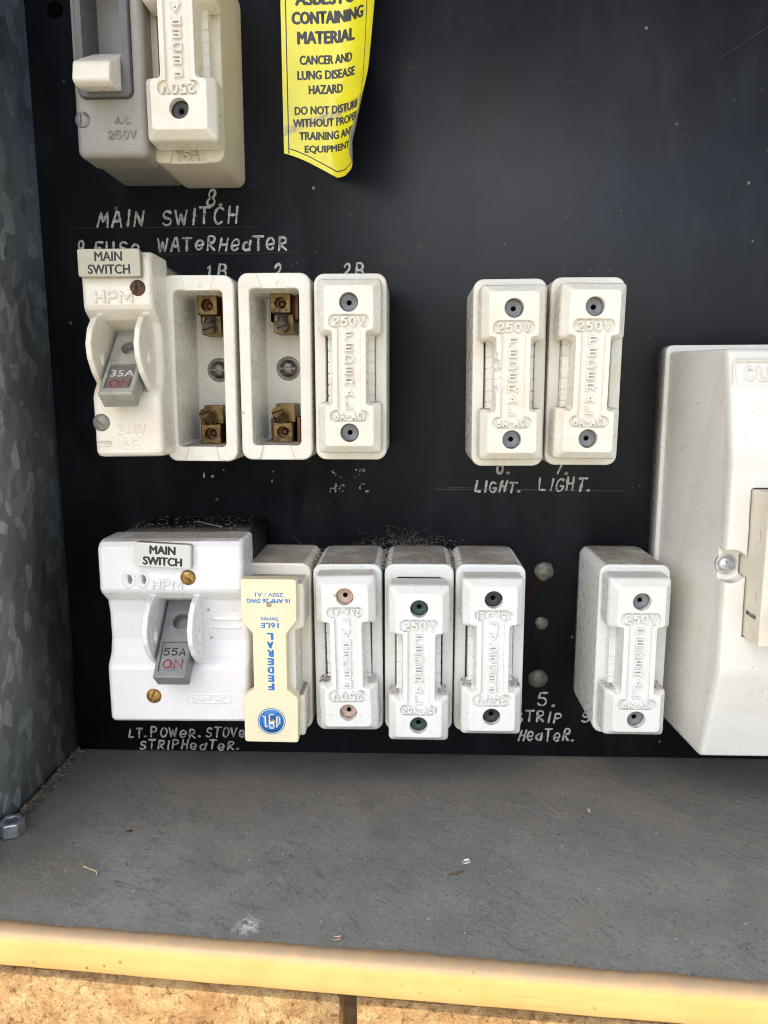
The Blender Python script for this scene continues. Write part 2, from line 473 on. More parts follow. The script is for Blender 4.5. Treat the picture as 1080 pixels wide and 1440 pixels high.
def blob(bm, c, r, jit=.35, sub=1):
    res = bmesh.ops.create_icosphere(bm, subdivisions=sub, radius=r)
    s = Vector((random.uniform(.7, 1.4), random.uniform(.7, 1.3), random.uniform(.5, 1.0)))
    rot = Matrix.Rotation(random.uniform(0, 6.3), 3, Vector((random.random(), random.random(), random.random())).normalized())
    for v in res['verts']:
        p = v.co * (1 + random.uniform(-jit, jit))
        v.co = rot @ Vector((p.x * s.x, p.y * s.y, p.z * s.z)) + Vector(V3(*c))

_tc = {}
def text_mesh(s, bold=0.0):
    key = (s, bold)
    if key not in _tc:
        cu = bpy.data.curves.new("t", 'FONT')
        cu.body = s; cu.size = 10; cu.extrude = .5; cu.offset = bold; cu.resolution_u = 3
        ob = bpy.data.objects.new("t", cu); COL.objects.link(ob)
        dg = bpy.context.evaluated_depsgraph_get(); dg.update()
        me = bpy.data.meshes.new_from_object(ob.evaluated_get(dg))
        vs = [tuple(v.co) for v in me.vertices]; fs = [tuple(p.vertices) for p in me.polygons]
        bpy.data.objects.remove(ob); bpy.data.curves.remove(cu); bpy.data.meshes.remove(me)
        x0, x1 = min(v[0] for v in vs), max(v[0] for v in vs); y0, y1 = min(v[1] for v in vs), max(v[1] for v in vs)
        _tc[key] = ([((v[0] - (x0 + x1) / 2), v[1] - (y0 + y1) / 2, 1 if v[2] > 0 else 0) for v in vs], fs, x1 - x0, y1 - y0)
    return _tc[key]

ARC = lambda cx, cy, rx, ry, a0, a1, n=8: [(cx + rx * math.cos(math.radians(a0 + (a1 - a0) * i / n)), cy + ry * math.sin(math.radians(a0 + (a1 - a0) * i / n))) for i in range(n + 1)]
PG = {
 'A': [[(0, 0), (.5, 1), (1, 0)], [(.2, .3), (.8, .3)]],
 'B': [[(0, .52), (.58, .52)], [(0, 0), (0, 1)] + ARC(.58, .76, .34, .24, 90, -90) + ARC(.6, .26, .4, .26, 90, -90) + [(0, 0)]],
 'C': [ARC(.52, .5, .52, .5, 48, 312, 14)],
 'D': [[(0, 0), (0, 1)] + ARC(.45, .5, .55, .5, 90, -90, 10) + [(0, 0)]],
 'E': [[(.95, 1), (0, 1), (0, 0), (.95, 0)], [(0, .52), (.8, .52)]],
 'F': [[(.95, 1), (0, 1), (0, 0)], [(0, .5), (.8, .5)]],
 'G': [ARC(.52, .5, .52, .5, 48, 325, 14) + [(1, .46), (.58, .46)]],
 'H': [[(0, 0), (0, 1)], [(1, 0), (1, 1)], [(0, .5), (1, .5)]],
 'I': [[(0, 0), (0, 1)]], 'L': [[(0, 1), (0, 0), (.9, 0)]],
 'M': [[(0, 0), (0, 1), (.5, .25), (1, 1), (1, 0)]], 'N': [[(0, 0), (0, 1), (1, 0), (1, 1)]],
 'O': [ARC(.5, .5, .5, .5, 90, 450, 20)],
 'P': [[(0, 0), (0, 1)] + ARC(.6, .72, .38, .28, 90, -90) + [(0, .44)]],
 'R': [[(0, 0), (0, 1)] + ARC(.6, .74, .36, .26, 90, -90) + [(0, .48)], [(.5, .48), (1, 0)]],
 'S': [ARC(.5, .75, .46, .25, 25, 270, 10)[:-1] + ARC(.5, .25, .5, .25, 90, -155, 10)],
 'T': [[(0, 1), (1, 1)], [(.5, 1), (.5, 0)]],
 'U': [[(0, 1)] + ARC(.5, .38, .5, .38, 180, 360, 10) + [(1, 1)]],
 'V': [[(0, 1), (.5, 0), (1, 1)]], 'W': [[(0, 1), (.25, 0), (.5, .8), (.75, 0), (1, 1)]],
 'K': [[(0, 0), (0, 1)], [(1, 1), (0, .42)], [(.3, .6), (1, 0)]],
 'Z': [[(0, 1), (1, 1), (0, 0), (1, 0)]],
 '0': [ARC(.5, .5, .48, .5, 90, 450, 20)], '1': [[(.1, .78), (.5, 1), (.5, 0)]],
 '2': [ARC(.5, .71, .46, .29, 165, -35, 9) + [(0, 0), (1, 0)]],
 '4': [[(.74, 0), (.74, 1), (0, .28), (1, .28)]],
 '5': [[(.92, 1), (.12, 1), (.08, .56)] + ARC(.46, .33, .48, .33, 125, -150, 10)],
 '6': [[(.85, .95)] + ARC(.62, .45, .6, .52, 100, 180, 5) + ARC(.5, .31, .48, .31, 180, -180, 14)],
 '8': [ARC(.5, .76, .38, .24, 270, -90, 12), ARC(.5, .26, .48, .26, 90, 450, 14)],
 '-': [[(.1, .45), (.9, .45)]], '.': [[(0, 0), (0, .12)]],
}
PW = {'I': .02, 'M': 1.3, 'W': 1.5, '1': .6, '.': .1, 'E': .85, 'F': .82, 'L': .8, '-': .8, 'O': 1.12, 'C': 1.05, 'G': 1.1, 'A': 1.12, 'V': 1.1, ' ': .55}
def text(bm, s, cx, cz, h, d0, d1, w=None, rot=0.0, bold=.12, fn=None, gap=.24):
    """block capitals drawn as mitred strokes"""
    if any(c not in PG and c != ' ' for c in s): return text_font(bm, s, cx, cz, h, d0, d1, w, rot, 0.0, fn)
    th = h * (.135 + .22 * bold)
    if w is None: w = h * .7 * len(s)
    nt = sum(PW.get(c, 1.0) for c in s)
    g = gap if len(s) > 1 else 0
    # total = unit * (nt + gaps) + th * n
    unit = (w - th * len(s)) / (nt + g * (len(s) - 1))
    if unit <= 0: th = w / len(s) * .3; unit = (w - th * len(s)) / (nt + g * (len(s) - 1))
    c_, s_ = math.cos(rot), math.sin(rot)
    def P3(x, y, d):
        X, Z = cx + x * c_ - y * s_, cz + x * s_ + y * c_
        return fn(X, Z, d) if fn else V3(X, d, Z)
    x0 = -w / 2 + th / 2; k = 0
    for ch in s:
        gw = PW.get(ch, 1.0) * unit
        for st in PG.get(ch, []):
            pts = [Vector((x0 + px * gw, -h / 2 + th / 2 + py * (h - th))) for px, py in st]
            closed = (pts[0] - pts[-1]).length < 1e-5
            if fn:                                                     # subdivide so that the words follow the curl
                q = [pts[0]]
                for a, b_ in zip(pts, pts[1:]):
                    m = max(1, int((b_ - a).length / 1.2)); q += [a.lerp(b_, i / m) for i in range(1, m + 1)]
                pts = q
            if not closed:
                e0, e1 = (pts[0] - pts[1]).normalized(), (pts[-1] - pts[-2]).normalized()
                pts = [pts[0] + e0 * th * .5] + pts[1:-1] + [pts[-1] + e1 * th * .5] if len(pts) > 2 else [pts[0] + e0 * th * .5, pts[-1] + e1 * th * .5]
            n = len(pts); top, bot = [], []
            dt = d1 + .0015 * k; k += 1
            for i, p in enumerate(pts):
                a = pts[i - 1] if i else (pts[-2] if closed else None)
                c = pts[i + 1] if i < n - 1 else (pts[1] if closed else None)
                t0 = (p - a).normalized() if a is not None else (c - p).normalized()
                t1 = (c - p).normalized() if c is not None else t0
                n0, n1 = Vector((-t0.y, t0.x)), Vector((-t1.y, t1.x))
                m = (n0 + n1); m = m / max(.55, 1 + n0.dot(n1)) * (th / 2) if m.length > .05 else n0 * th / 2
                top.append((bm.verts.new(P3(p.x + m.x, p.y + m.y, dt)), bm.verts.new(P3(p.x - m.x, p.y - m.y, dt))))
                bot.append((bm.verts.new(P3(p.x + m.x, p.y + m.y, d0)), bm.verts.new(P3(p.x - m.x, p.y - m.y, d0))))
            fs = []
            for i in range(n - 1):
                A_, B_, C_, D_ = top[i], top[i + 1], bot[i], bot[i + 1]
                fs += [bm.faces.new((A_[0], A_[1], B_[1], B_[0])), bm.faces.new((C_[1], C_[0], D_[0], D_[1])),
                       bm.faces.new((A_[0], B_[0], D_[0], C_[0])), bm.faces.new((B_[1], A_[1], C_[1], D_[1]))]
            fs += [bm.faces.new((top[0][1], top[0][0], bot[0][0], bot[0][1])), bm.faces.new((top[-1][0], top[-1][1], bot[-1][1], bot[-1][0]))]
        x0 += gw + th + g * unit

def text_font(bm, s, cx, cz, h, d0, d1, w=None, rot=0.0, bold=.12, fn=None, skew=0.0):
    vs, fs, W, H = text_mesh(s, bold)
    sy = h / H; sx = (w / W) if w else sy
    c, sn = math.cos(rot), math.sin(rot)
    nv = []
    for x, y, k in vs:
        x, y = x * sx + skew * y * sy, y * sy
        X, Z = cx + x * c - y * sn, cz + x * sn + y * c
        nv.append(bm.verts.new(fn(X, Z, d1 if k else d0) if fn else V3(X, d1 if k else d0, Z)))
    for f in fs:
        try: bm.faces.new([nv[i] for i in f])
        except ValueError: pass

def heavy(bm, s, cx, cz, h, d0, d1, w, t=.16, rot=0.0, fn=None):
    """the built-in sans overprinted a few times, for bold print"""
    for k, (ox, oz) in enumerate(((0, 0), (-t, 0), (t, 0), (0, -t * .6), (0, t * .6), (-t * .6, t * .4), (t * .6, -t * .4))):
        text_font(bm, s, cx + ox, cz + oz, h - t, d0, d1 + .0012 * k, w - 2 * t, rot, 0.0, fn)

def stacked(bm, s, cx, z0, step, h, d0, d1, w, bold=.25):
    for i, ch in enumerate(s):
        text(bm, ch, cx, z0 - i * step, h, d0, d1, w=w * (.9 if ch in "EFL" else 1), bold=bold)

def tmp_obj(bm):
    me = bpy.data.meshes.new("tmp"); bm.to_mesh(me); ob = bpy.data.objects.new("tmp", me); COL.objects.link(ob); return ob

def evaluate(ob):
    dg = bpy.context.evaluated_depsgraph_get(); dg.update()
    me = bpy.data.meshes.new_from_object(ob.evaluated_get(dg))
    bm = bmesh.new(); bm.from_mesh(me); bpy.data.meshes.remove(me)
    return bm

def kill(ob):
    me = ob.data; bpy.data.objects.remove(ob); bpy.data.meshes.remove(me)

def cut(bm, cutters):
    ob = tmp_obj(bm); cs = []
    for c in cutters:
        co = tmp_obj(c); cs.append(co)
        m = ob.modifiers.new("b", 'BOOLEAN'); m.operation = 'DIFFERENCE'; m.solver = 'EXACT'; m.object = co
    r = evaluate(ob); kill(ob)
    for c in cs: kill(c)
    bm.free()
    return r

def remesh(bm, vox, it=2):
    bmesh.ops.remove_doubles(bm, verts=bm.verts, dist=.002)
    ob = tmp_obj(bm)
    m = ob.modifiers.new("r", 'REMESH'); m.mode = 'VOXEL'; m.voxel_size = vox; m.adaptivity = 0.0; m.use_smooth_shade = True
    if it:
        s = ob.modifiers.new("s", 'SMOOTH'); s.factor = .5; s.iterations = it
    r = evaluate(ob); kill(ob); bm.free()
    for f in r.faces: f.smooth = True
    return r

def mesh(bm, name, smooth=38, recalc=False):
    """finish a bmesh in millimetres into a mesh in metres"""
    if recalc: bmesh.ops.recalc_face_normals(bm, faces=bm.faces)
    for f in bm.faces: f.smooth = True
    if smooth:
        lim = math.radians(smooth)
        for e in bm.edges:
            if len(e.link_faces) == 2 and e.calc_face_angle(0) > lim: e.smooth = False
    bmesh.ops.scale(bm, vec=(MM, MM, MM), verts=bm.verts)
    me = bpy.data.meshes.new(name); bm.to_mesh(me); bm.free()
    return me

def obj(name, bm, m, parent=None, smooth=38, label=None, loc=None, weighted=True, recalc=False):
    me = bm if isinstance(bm, bpy.types.Mesh) else mesh(bm, name, smooth, recalc)
    ob = bpy.data.objects.new(name, me); COL.objects.link(ob)
    if not me.materials: me.materials.append(M[m])
    elif me.materials[0] != M[m]:
        ob.material_slots[0].link = 'OBJECT'; ob.material_slots[0].material = M[m]
    if parent: ob.parent = parent
    if loc: ob.location = Vector(V3(*loc)) * MM
    if label: ob['label'] = label
    if weighted and len(me.polygons) < 20000:
        w = ob.modifiers.new("weighted", 'WEIGHTED_NORMAL'); w.keep_sharp = True
    return ob

def thing(name, label, cat, loc=(0, 0, 0), tilt=0.0, group=None):
    o = bpy.data.objects.new(name, None); COL.objects.link(o)
    o.empty_display_size = .01
    o.location = Vector(V3(*loc)) * MM
    o.rotation_euler = (0, math.radians(tilt), 0)
    return tag(o, label, cat, group)

def tag(o, label, cat, group=None, kind=None):
    o['label'] = label
    if cat: o['category'] = cat
    if group: o['group'] = group
    if kind: o['kind'] = kind
    return o

def NB(): return bmesh.new()

# ------------------------------------------------------------------ house wall, added unseen eave and bounce sheet
FZ = -155.3                                   # floor of the box
LIP = lambda x: 115.6 + .0738 * x             # depth of the grey/yellow edge: the box front stands a little skew to the board
A = math.atan(.0738)
WALLROT = -A
def wloc(u, w):                               # along the wall, out from the lip edge -> x, d
    return u * math.cos(A) - w * math.sin(A), 115.6 + u * math.sin(A) + w * math.cos(A)

OPEN = (-163.0, 345.0, -163.0, 270.0)         # opening for the box: u0, u1, z0, z1
def build_wall():
    t = thing("brick_wall", "rough sandy orange brick wall around the metal box, a dark joint below the lip", "wall", (0, 115.6, 0))
    t.rotation_euler = (0, 0, WALLROT)
    b = NB()
    L, H, J = 240.0, 76.0, 5.2
    W0 = 2.6                                  # brick face, out from the lip edge line
    k = 0
    z_top = OPEN[2] - 1.0
    rows = [z_top - (i + 1) * (H + J) for i in range(-7, 12)]
    for r, z in enumerate(rows):
        off = 0 if (r % 2 == 1) else L / 2
        for c in range(-6, 7):
            u0 = -15.3 + c * (L + J) + off; u1 = u0 + L
            segs = [(u0, u1)]
            if z + H > OPEN[2] + 1 and z < OPEN[3]:
                segs = []
                if u0 < OPEN[0]: segs.append((u0, min(u1, OPEN[0])))
                if u1 > OPEN[1]: segs.append((max(u0, OPEN[1]), u1))
            for a, e in segs:
                if e - a < 5: continue
                near = abs(z + H - z_top) < 1 and a < 140 and e > -170
                nu, nz = (int((e - a) / .6), int(H / .9)) if near else (int((e - a) / 24) + 1, 4)
                grid = []
                for i in range(nu + 1):
                    col = []
                    for j in range(nz + 1):
                        u, zz = a + (e - a) * i / nu, z + H * j / nz
                        edge = min(u - a, e - u, 1e9)
                        edz = min(zz - z, z + H - zz)
                        s = min(1, edge / 9.0)                  # brick margins are left smooth
                        n = mnoise.fractal(Vector((u * .14, zz * .2, r * 3.1)), .7, 2, 6)
                        n = -abs(n) ** .8 * 1.5 + .4 * mnoise.noise(Vector((u * .9, zz * .9, r)))
                        w = W0 + (n * 1.25) * s - (1 - min(1, edge / .9)) * .8 - (1 - min(1, edz / .9)) * .8
                        col.append(b.verts.new((u, -w, zz)))
                    grid.append(col)
                for i in range(nu):
                    for j in range(nz):
                        b.faces.new((grid[i][j], grid[i + 1][j], grid[i + 1][j + 1], grid[i][j + 1]))
                # sides
                for line in ([g[0] for g in grid], [g[-1] for g in reversed(grid)], [v for v in reversed(grid[0])], list(grid[-1])):
                    bk = [b.verts.new((v.co.x, 90, v.co.z)) for v in line]
                    for i in range(len(line) - 1):
                        b.faces.new((line[i + 1], line[i], bk[i], bk[i + 1]))
    obj("brickwork", b, 'brick', t, smooth=0, recalc=False, weighted=False)
    b = NB()
    for (u0, u1, z0, z1) in ((-1500, OPEN[0] - 1, -1100, 420), (OPEN[1] + 1, 1500, -1100, 420), (OPEN[0] - 1, OPEN[1] + 1, -1100, OPEN[2] - 2), (OPEN[0] - 1, OPEN[1] + 1, OPEN[3] + 1, 420)):
        for f in ((0, 1),):
            vs = [b.verts.new((x, y, z)) for x, y, z in ((u0, 9, z0), (u1, 9, z0), (u1, 9, z1), (u0, 9, z1))]
            b.faces.new(vs)
    obj("mortar", b, 'mortar', t, smooth=0, recalc=False, weighted=False)
build_wall()

# eave added out of view so its edge throws the shade along the lip
EAVE_Z = 760.0
sdw = Vector((SD.x * math.cos(A) - SD.y * 0 + 0, 0, 0))
out_dir = Vector((-math.sin(A), -math.cos(A)))                       # outward from the wall, world x,y
proj = SD.x * out_dir.x + SD.y * out_dir.y
EAVE_W = 4.5 + (EAVE_Z - FZ) * proj / SD.z
b = NB()
P0 = [(-2600, -300), (2600, -300), (2600, EAVE_W), (-2600, EAVE_W)]
vs = []
for z in (EAVE_Z, EAVE_Z + 130):
    vs.append([b.verts.new(V3(*(wloc(u, w) + (z,)))) for u, w in P0])
for i in range(4): b.faces.new((vs[0][i], vs[0][(i + 1) % 4], vs[1][(i + 1) % 4], vs[1][i]))
b.faces.new(vs[0]); b.faces.new(list(reversed(vs[1])))
e = obj("roof_eave", b, 'render', smooth=0, weighted=False); e['kind'] = 'structure'

b = NB()
vs = [b.verts.new(p) for p in ((-60000, -60000, -1150), (60000, -60000, -1150), (60000, 200, -1150), (-60000, 200, -1150))]
b.faces.new(vs)
g_ = obj("ground", b, 'earth', smooth=0, weighted=False); g_['kind'] = 'structure'  # sheet added out of view to bounce warm light upwards

# ------------------------------------------------------------------ metal box
box = thing("meter_box", "grey galvanised metal box with a yellow painted front lip around the black board", "metal box", (0, 0, FZ))
def quad_slab(b, pts, th):
    """thin sheet from four world-ish (x, d, z) corners, thickened along the given vector"""
    loft(b, [pts, [(p[0] + th[0], p[1] + th[1], p[2] + th[2]) for p in pts]])
XL, XR, ZT = -147.2, 338.0, 260.0
b = NB()                                                              # floor, a slightly wavy painted sheet
nx, ny = 120, 34
gr = []
for i in range(nx + 1):
    row = []
    for j in range(ny + 1):
        x = XL + (XR - XL) * i / nx
        d = -13 + (LIP(x) + 1.6 + 13) * j / ny
        z = .35 * mnoise.noise(Vector((x * .02, d * .03, 1.0))) + .12 * mnoise.noise(Vector((x * .12, d * .15, 4.0))) - .35
        row.append(b.verts.new(V3(x, d, z)))
    gr.append(row)
for i in range(nx):
    for j in range(ny): b.faces.new((gr[i][j], gr[i + 1][j], gr[i + 1][j + 1], gr[i][j + 1]))
obj("floor_sheet", b, 'floor', box, smooth=60, weighted=False)
b = NB()
quad_slab(b, [(XL - .6, -13, -1.5), (XL - .6, LIP(XL) + 2, -1.5), (XL - .6, LIP(XL) + 2, ZT - FZ), (XL - .6, -13, ZT - FZ)], (-1.2, 0, 0))
obj("side_sheet", b, 'galv', box, smooth=0, weighted=False)
b = NB()
quad_slab(b, [(XR + .6, -13, -1.5), (XR + .6, LIP(XR) + 2, -1.5), (XR + .6, LIP(XR) + 2, ZT - FZ), (XR + .6, -13, ZT - FZ)], (1.2, 0, 0))
obj("side_sheet", b, 'galv', box, smooth=0, weighted=False)
b = NB()
quad_slab(b, [(XL, -13, ZT - FZ + .5), (XR, -13, ZT - FZ + .5), (XR, LIP(XR) + 2, ZT - FZ + .5), (XL, LIP(XL) + 2, ZT - FZ + .5)], (0, 0, 1.2))
obj("top_sheet", b, 'galv', box, smooth=0, weighted=False)
b = NB()
quad_slab(b, [(XL, -14, -2), (XR, -14, -2), (XR, -14, ZT - FZ), (XL, -14, ZT - FZ)], (0, -1.2, 0))
obj("back_sheet", b, 'galv', box, smooth=0, weighted=False)
b = NB()                                                              # rolled yellow lip with a ragged paint edge
rolls = []
N = 520
for i in range(N + 1):
    u = -158 + 505 * i / N
    rag = 1.3 * mnoise.fractal(Vector((u * .035, 2.2, 0)), .8, 2, 6) + .5 * mnoise.noise(Vector((u * .5, 0, 3))) - .8
    wob = .32 * mnoise.fractal(Vector((u * .025, 7, 0)), 1, 2, 4)
    prof = [(rag - .1, -.25), (rag + .05, .0), (1.2, .06)]
    for k in range(8):
        a = math.pi / 2 * k / 7
        prof.append((1.7 + 3.6 * math.sin(a), .06 - 3.6 * (1 - math.cos(a))))
    prof += [(5.35 + wob, -6), (5.3, -9.4), (5.0, -9.9), (4.2, -9.9), (3.4, -9.5)]
    rolls.append([b.verts.new(V3(*(wloc(u, w) + (z + wob,)))) for w, z in prof])
for r0, r1 in zip(rolls, rolls[1:]):
    for k in range(len(r0) - 1): b.faces.new((r0[k], r0[k + 1], r1[k + 1], r1[k]))
obj("front_lip", b, 'lip', box, smooth=0, weighted=False)

# ------------------------------------------------------------------ black board and its handwriting
board = thing("switch_board", "black painted board carrying the fuses, switches and white handwriting", "board", (0, 0, 0))
b = NB()
quad_slab(b, [(-146.3, 0, -154.9), (330, 0, -154.9), (330, 0, 255), (-146.3, 0, 255)], (0, -12, 0))
obj("board_sheet", b, 'board', board, smooth=0, weighted=False)

GL = {
 'A': [[(0, 0), (.45, 1), (.62, 1), (.9, 0)], [(.15, .38), (.78, .38)]],
 'B': [[(.1, 0), (.1, 1)], [(.1, 1)] + ARC(.45, .76, .33, .24, 90, -90) + [(.1, .52)], [(.1, .52)] + ARC(.5, .26, .36, .26, 90, -90) + [(.1, 0)]],
 'C': [ARC(.5, .5, .45, .5, 50, 310, 12)],
 'E': [[(.85, 1), (.1, 1), (.1, 0), (.85, 0)], [(.1, .52), (.7, .52)]],
 'F': [[(.8, 1), (.1, 1), (.1, 0)], [(.1, .52), (.65, .52)]],
 'G': [ARC(.5, .5, .45, .5, 50, 330, 12) + [(.9, .42), (.55, .42)]],
 'H': [[(.1, 0), (.18, 1)], [(.82, 0), (.88, 1)], [(.12, .5), (.86, .5)]],
 'I': [[(.2, 0), (.25, 1)]],
 'L': [[(.1, 1), (.1, 0), (.8, .02)]],
 'M': [[(0, 0), (.22, 1), (.5, .35), (.85, 1), (.98, 0)]],
 'N': [[(.1, 0), (.14, 1), (.8, 0), (.86, 1)]],
 'O': [ARC(.5, .5, .42, .5, 80, 445, 16)],
 'P': [[(.1, 0), (.1, 1)] + ARC(.45, .74, .38, .26, 90, -90) + [(.1, .46)]],
 'R': [[(.1, 0), (.1, 1)] + ARC(.45, .76, .36, .24, 90, -90) + [(.12, .5), (.88, 0)]],
 'S': [ARC(.48, .75, .36, .25, 30, 270, 9)[:-1] + ARC(.48, .25, .38, .25, 90, -150, 9)],
 'T': [[(0, 1), (.95, 1)], [(.45, 1), (.45, 0)]],
 'U': [[(.08, 1), (.08, .3)] + ARC(.45, .3, .37, .3, 180, 360) + [(.84, 1)]],
 'V': [[(0, 1), (.42, 0), (.88, 1)]],
 'W': [[(0, 1), (.25, 0), (.5, .75), (.78, 0), (1.05, 1)]],
 'e': [[(.08, .42), (.82, .48)] + ARC(.45, .5, .40, .48, 10, 320, 12)],
 'a': [ARC(.42, .36, .36, .36, 60, 420, 12), [(.82, .85), (.80, 0)]],
 '1': [[(.35, 0), (.4, 1), (.2, .8)]],
 '2': [ARC(.42, .70, .36, .3, 170, -40, 9) + [(.05, 0), (.85, .02)]],
 '5': [[(.85, 1), (.2, 1), (.15, .58)] + ARC(.42, .31, .38, .31, 110, -150, 10)],
 '6': [[(.7, 1), (.3, .7)] + ARC(.42, .3, .36, .3, 160, 520, 14)],
 '7': [[(.05, 1), (.85, 1), (.3, 0)]],
 '8': [ARC(.45, .75, .3, .25, 270, -90, 12), ARC(.45, .25, .36, .25, 90, 450, 12)],
 '9': [ARC(.42, .7, .34, .3, 0, 360, 12), [(.76, .7), (.6, 0)]],
}
GW = {'I': .42, '1': .5, '.': .35, 'M': 1.1, 'W': 1.15}
def ribbon(b, pts, w, d):
    pts = [Vector((p[0], p[1])) for p in pts]
    L = []
    for i, p in enumerate(pts):
        t = (pts[min(i + 1, len(pts) - 1)] - pts[max(i - 1, 0)])
        t = t.normalized() if t.length > 1e-6 else Vector((1, 0))
        n = Vector((-t.y, t.x)) * w * (.50 + .34 * mnoise.noise(Vector((p.x * .8, p.y * .8, w * 9))) + random.uniform(-.05, .05))
        L.append((b.verts.new(V3(p.x + n.x, d, p.y + n.y)), b.verts.new(V3(p.x - n.x, d, p.y - n.y))))
    for a, c in zip(L, L[1:]): b.faces.new((a[0], a[1], c[1], c[0]))
    for p in (pts[0], pts[-1]):
        ring = [b.verts.new(V3(p.x + w * .5 * math.cos(k * math.pi / 4), d + .012, p.y + w * .5 * math.sin(k * math.pi / 4))) for k in range(8)]
        b.faces.new(ring)
def dense(pts, st=.12):
    out = [pts[0]]
    for a, c in zip(pts, pts[1:]):
        n = max(1, int(math.dist(a, c) / st))
        out += [(a[0] + (c[0] - a[0]) * k / n, a[1] + (c[1] - a[1]) * k / n) for k in range(1, n + 1)]
    return out
def handwrite(word, x0, x1, z, h, mat='paint', w=.84, slant=.14):
    b = NB()
    tot = sum(GW.get(c, 1.0) + .32 for c in word) - .32
    s = (x1 - x0) / tot; x = x0; k = 0
    for ch in word:
        hh = h * random.uniform(.88, 1.10) * (.82 if ch in 'ea' else 1)
        zb = z + random.uniform(-.06, .08) * h
        sl = slant + random.uniform(-.10, .09)
        if ch == '.':
            ribbon(b, [(x + .1 * s, zb + .35), (x + .1 * s + .5, zb + .45)], w * 1.25, .05 + .001 * k)
        for st in GL.get(ch, []):
            ph = random.uniform(0, 9)
            q = [(x + s * px * (1.0 if GW.get(ch, 1) >= 1 else 1) + sl * py * hh + .10 * mnoise.noise(Vector((px * 2, py * 2, ph))), zb + py * hh + .10 * mnoise.noise(Vector((px * 2, py * 2, ph + 5)))) for px, py in dense(st)]
            k += 1
            ribbon(b, q, w, .05 + .004 * k)
        x += s * (GW.get(ch, 1.0) + .32)
    return obj("handwriting", b, mat, board, smooth=0, recalc=True, weighted=False)
for a in [("MAIN", -123.7, -105.3, 64.6, 5.6), ("SWITCH", -98.2, -68.0, 65.0, 5.5), ("9", -132.4, -129.5, 54.3, 5.1), ("FUSe", -125.8, -107.6, 54.2, 4.8),
          ("WATeRHeaTeR", -100.2, -49.0, 55.0, 5.1), ("8.", -80.5, -73.9, 71.7, 5.7), ("1", -81.7, -79.7, 44.9, 5.1), ("B", -76.9, -73.2, 44.3, 5.4),
          ("2", -54.9, -51.9, 44.6, 5.1), ("2", -27.4, -24.6, 44.4, 4.6), ("B", -22.4, -19, 44.3, 5.3),
          ("LIGHT.", 25.3, 43.7, -40.4, 4.4), ("LIGHT.", 51.2, 71.8, -39.8, 4.9), ("6.", 34.1, 39.2, -33.2, 6.1), ("7.", 57.8, 62.7, -33.1, 6.0),
          ("5.", 53.3, 61.1, -132.3, 5.4)]:
    handwrite(*a)
for a in [("LT.", -124.1, -116.2, -149.2, 4.0), ("POWeR.", -114.3, -92.2, -148.9, 4.2), ("STOVe", -90.0, -72.5, -148.3, 4.2), ("STRIPHeaTeR.", -119.7, -75.5, -154.3, 4.0)]:
    handwrite(*a, w=.74)
for a in [("STRIP", 44.1, 63.7, -139.5, 4.4), ("HeaTeR.", 45.6, 69.2, -148.0, 5.0), ("S", 71.9, 75.8, -139.1, 4.6)]:
    handwrite(*a, w=.78)
for a in [("B", -48.1, -44.8, 44.6, 5.4), ("F.", -86.0, -81.8, -34.4, 3.5), ("I", -78.3, -77.1, -34.4, 3.2), ("F", -58.0, -55.1, -36.1, 5.0), ("STRIP", -33.4, -19.7, -34.3, 3.2), ("HeaT.", -34.0, -18.0, -40.5, 3.5)]:
    handwrite(*a, mat='faint', w=.7)
def scratch(x0, z0, x1, z1, w):                                       # ruled pencil lines and long scratches
    b = NB()
    n = 40
    ribbon(b, [(x0 + (x1 - x0) * i / n, z0 + (z1 - z0) * i / n + .08 * mnoise.noise(Vector((i * .3, x0, z0)))) for i in range(n + 1)], w, .03)
    obj("scratch", b, 'scratch', board, smooth=0, weighted=False)
for s in [(9.4, -39.2, 86.3, -39.9, .22), (14, -38.4, 50, -39.4, .15), (-134, 64.0, -62, 63.6, .12), (-126, 53.6, -45, 53.9, .10), (112, 120.4, 131, 132, .11), (20, 98, 26, 104, .1), (60, 150, 64, 170, .1)]:
    scratch(*s)
b = NB()
cyl(b, (-134.6, .02, 142.5), (-134.6, .12, 142.5), 3.1, n=24)
obj("screw_hole", b, 'dark', board, weighted=False)  # flat black disc on the surface, painting the shade of a hole

# ------------------------------------------------------------------ fuses
def dumbbell(w, h, zt, zb, s):
    """outline: top block above zt, bottom block below zb, shaft half width s"""
    x = w / 2; H = h / 2
    return [(x, H), (-x, H), (-x, zt), (-s, zt), (-s, zb), (-x, zb), (-x, -H), (x, -H), (x, zb), (s, zb), (s, zt), (x, zt)]

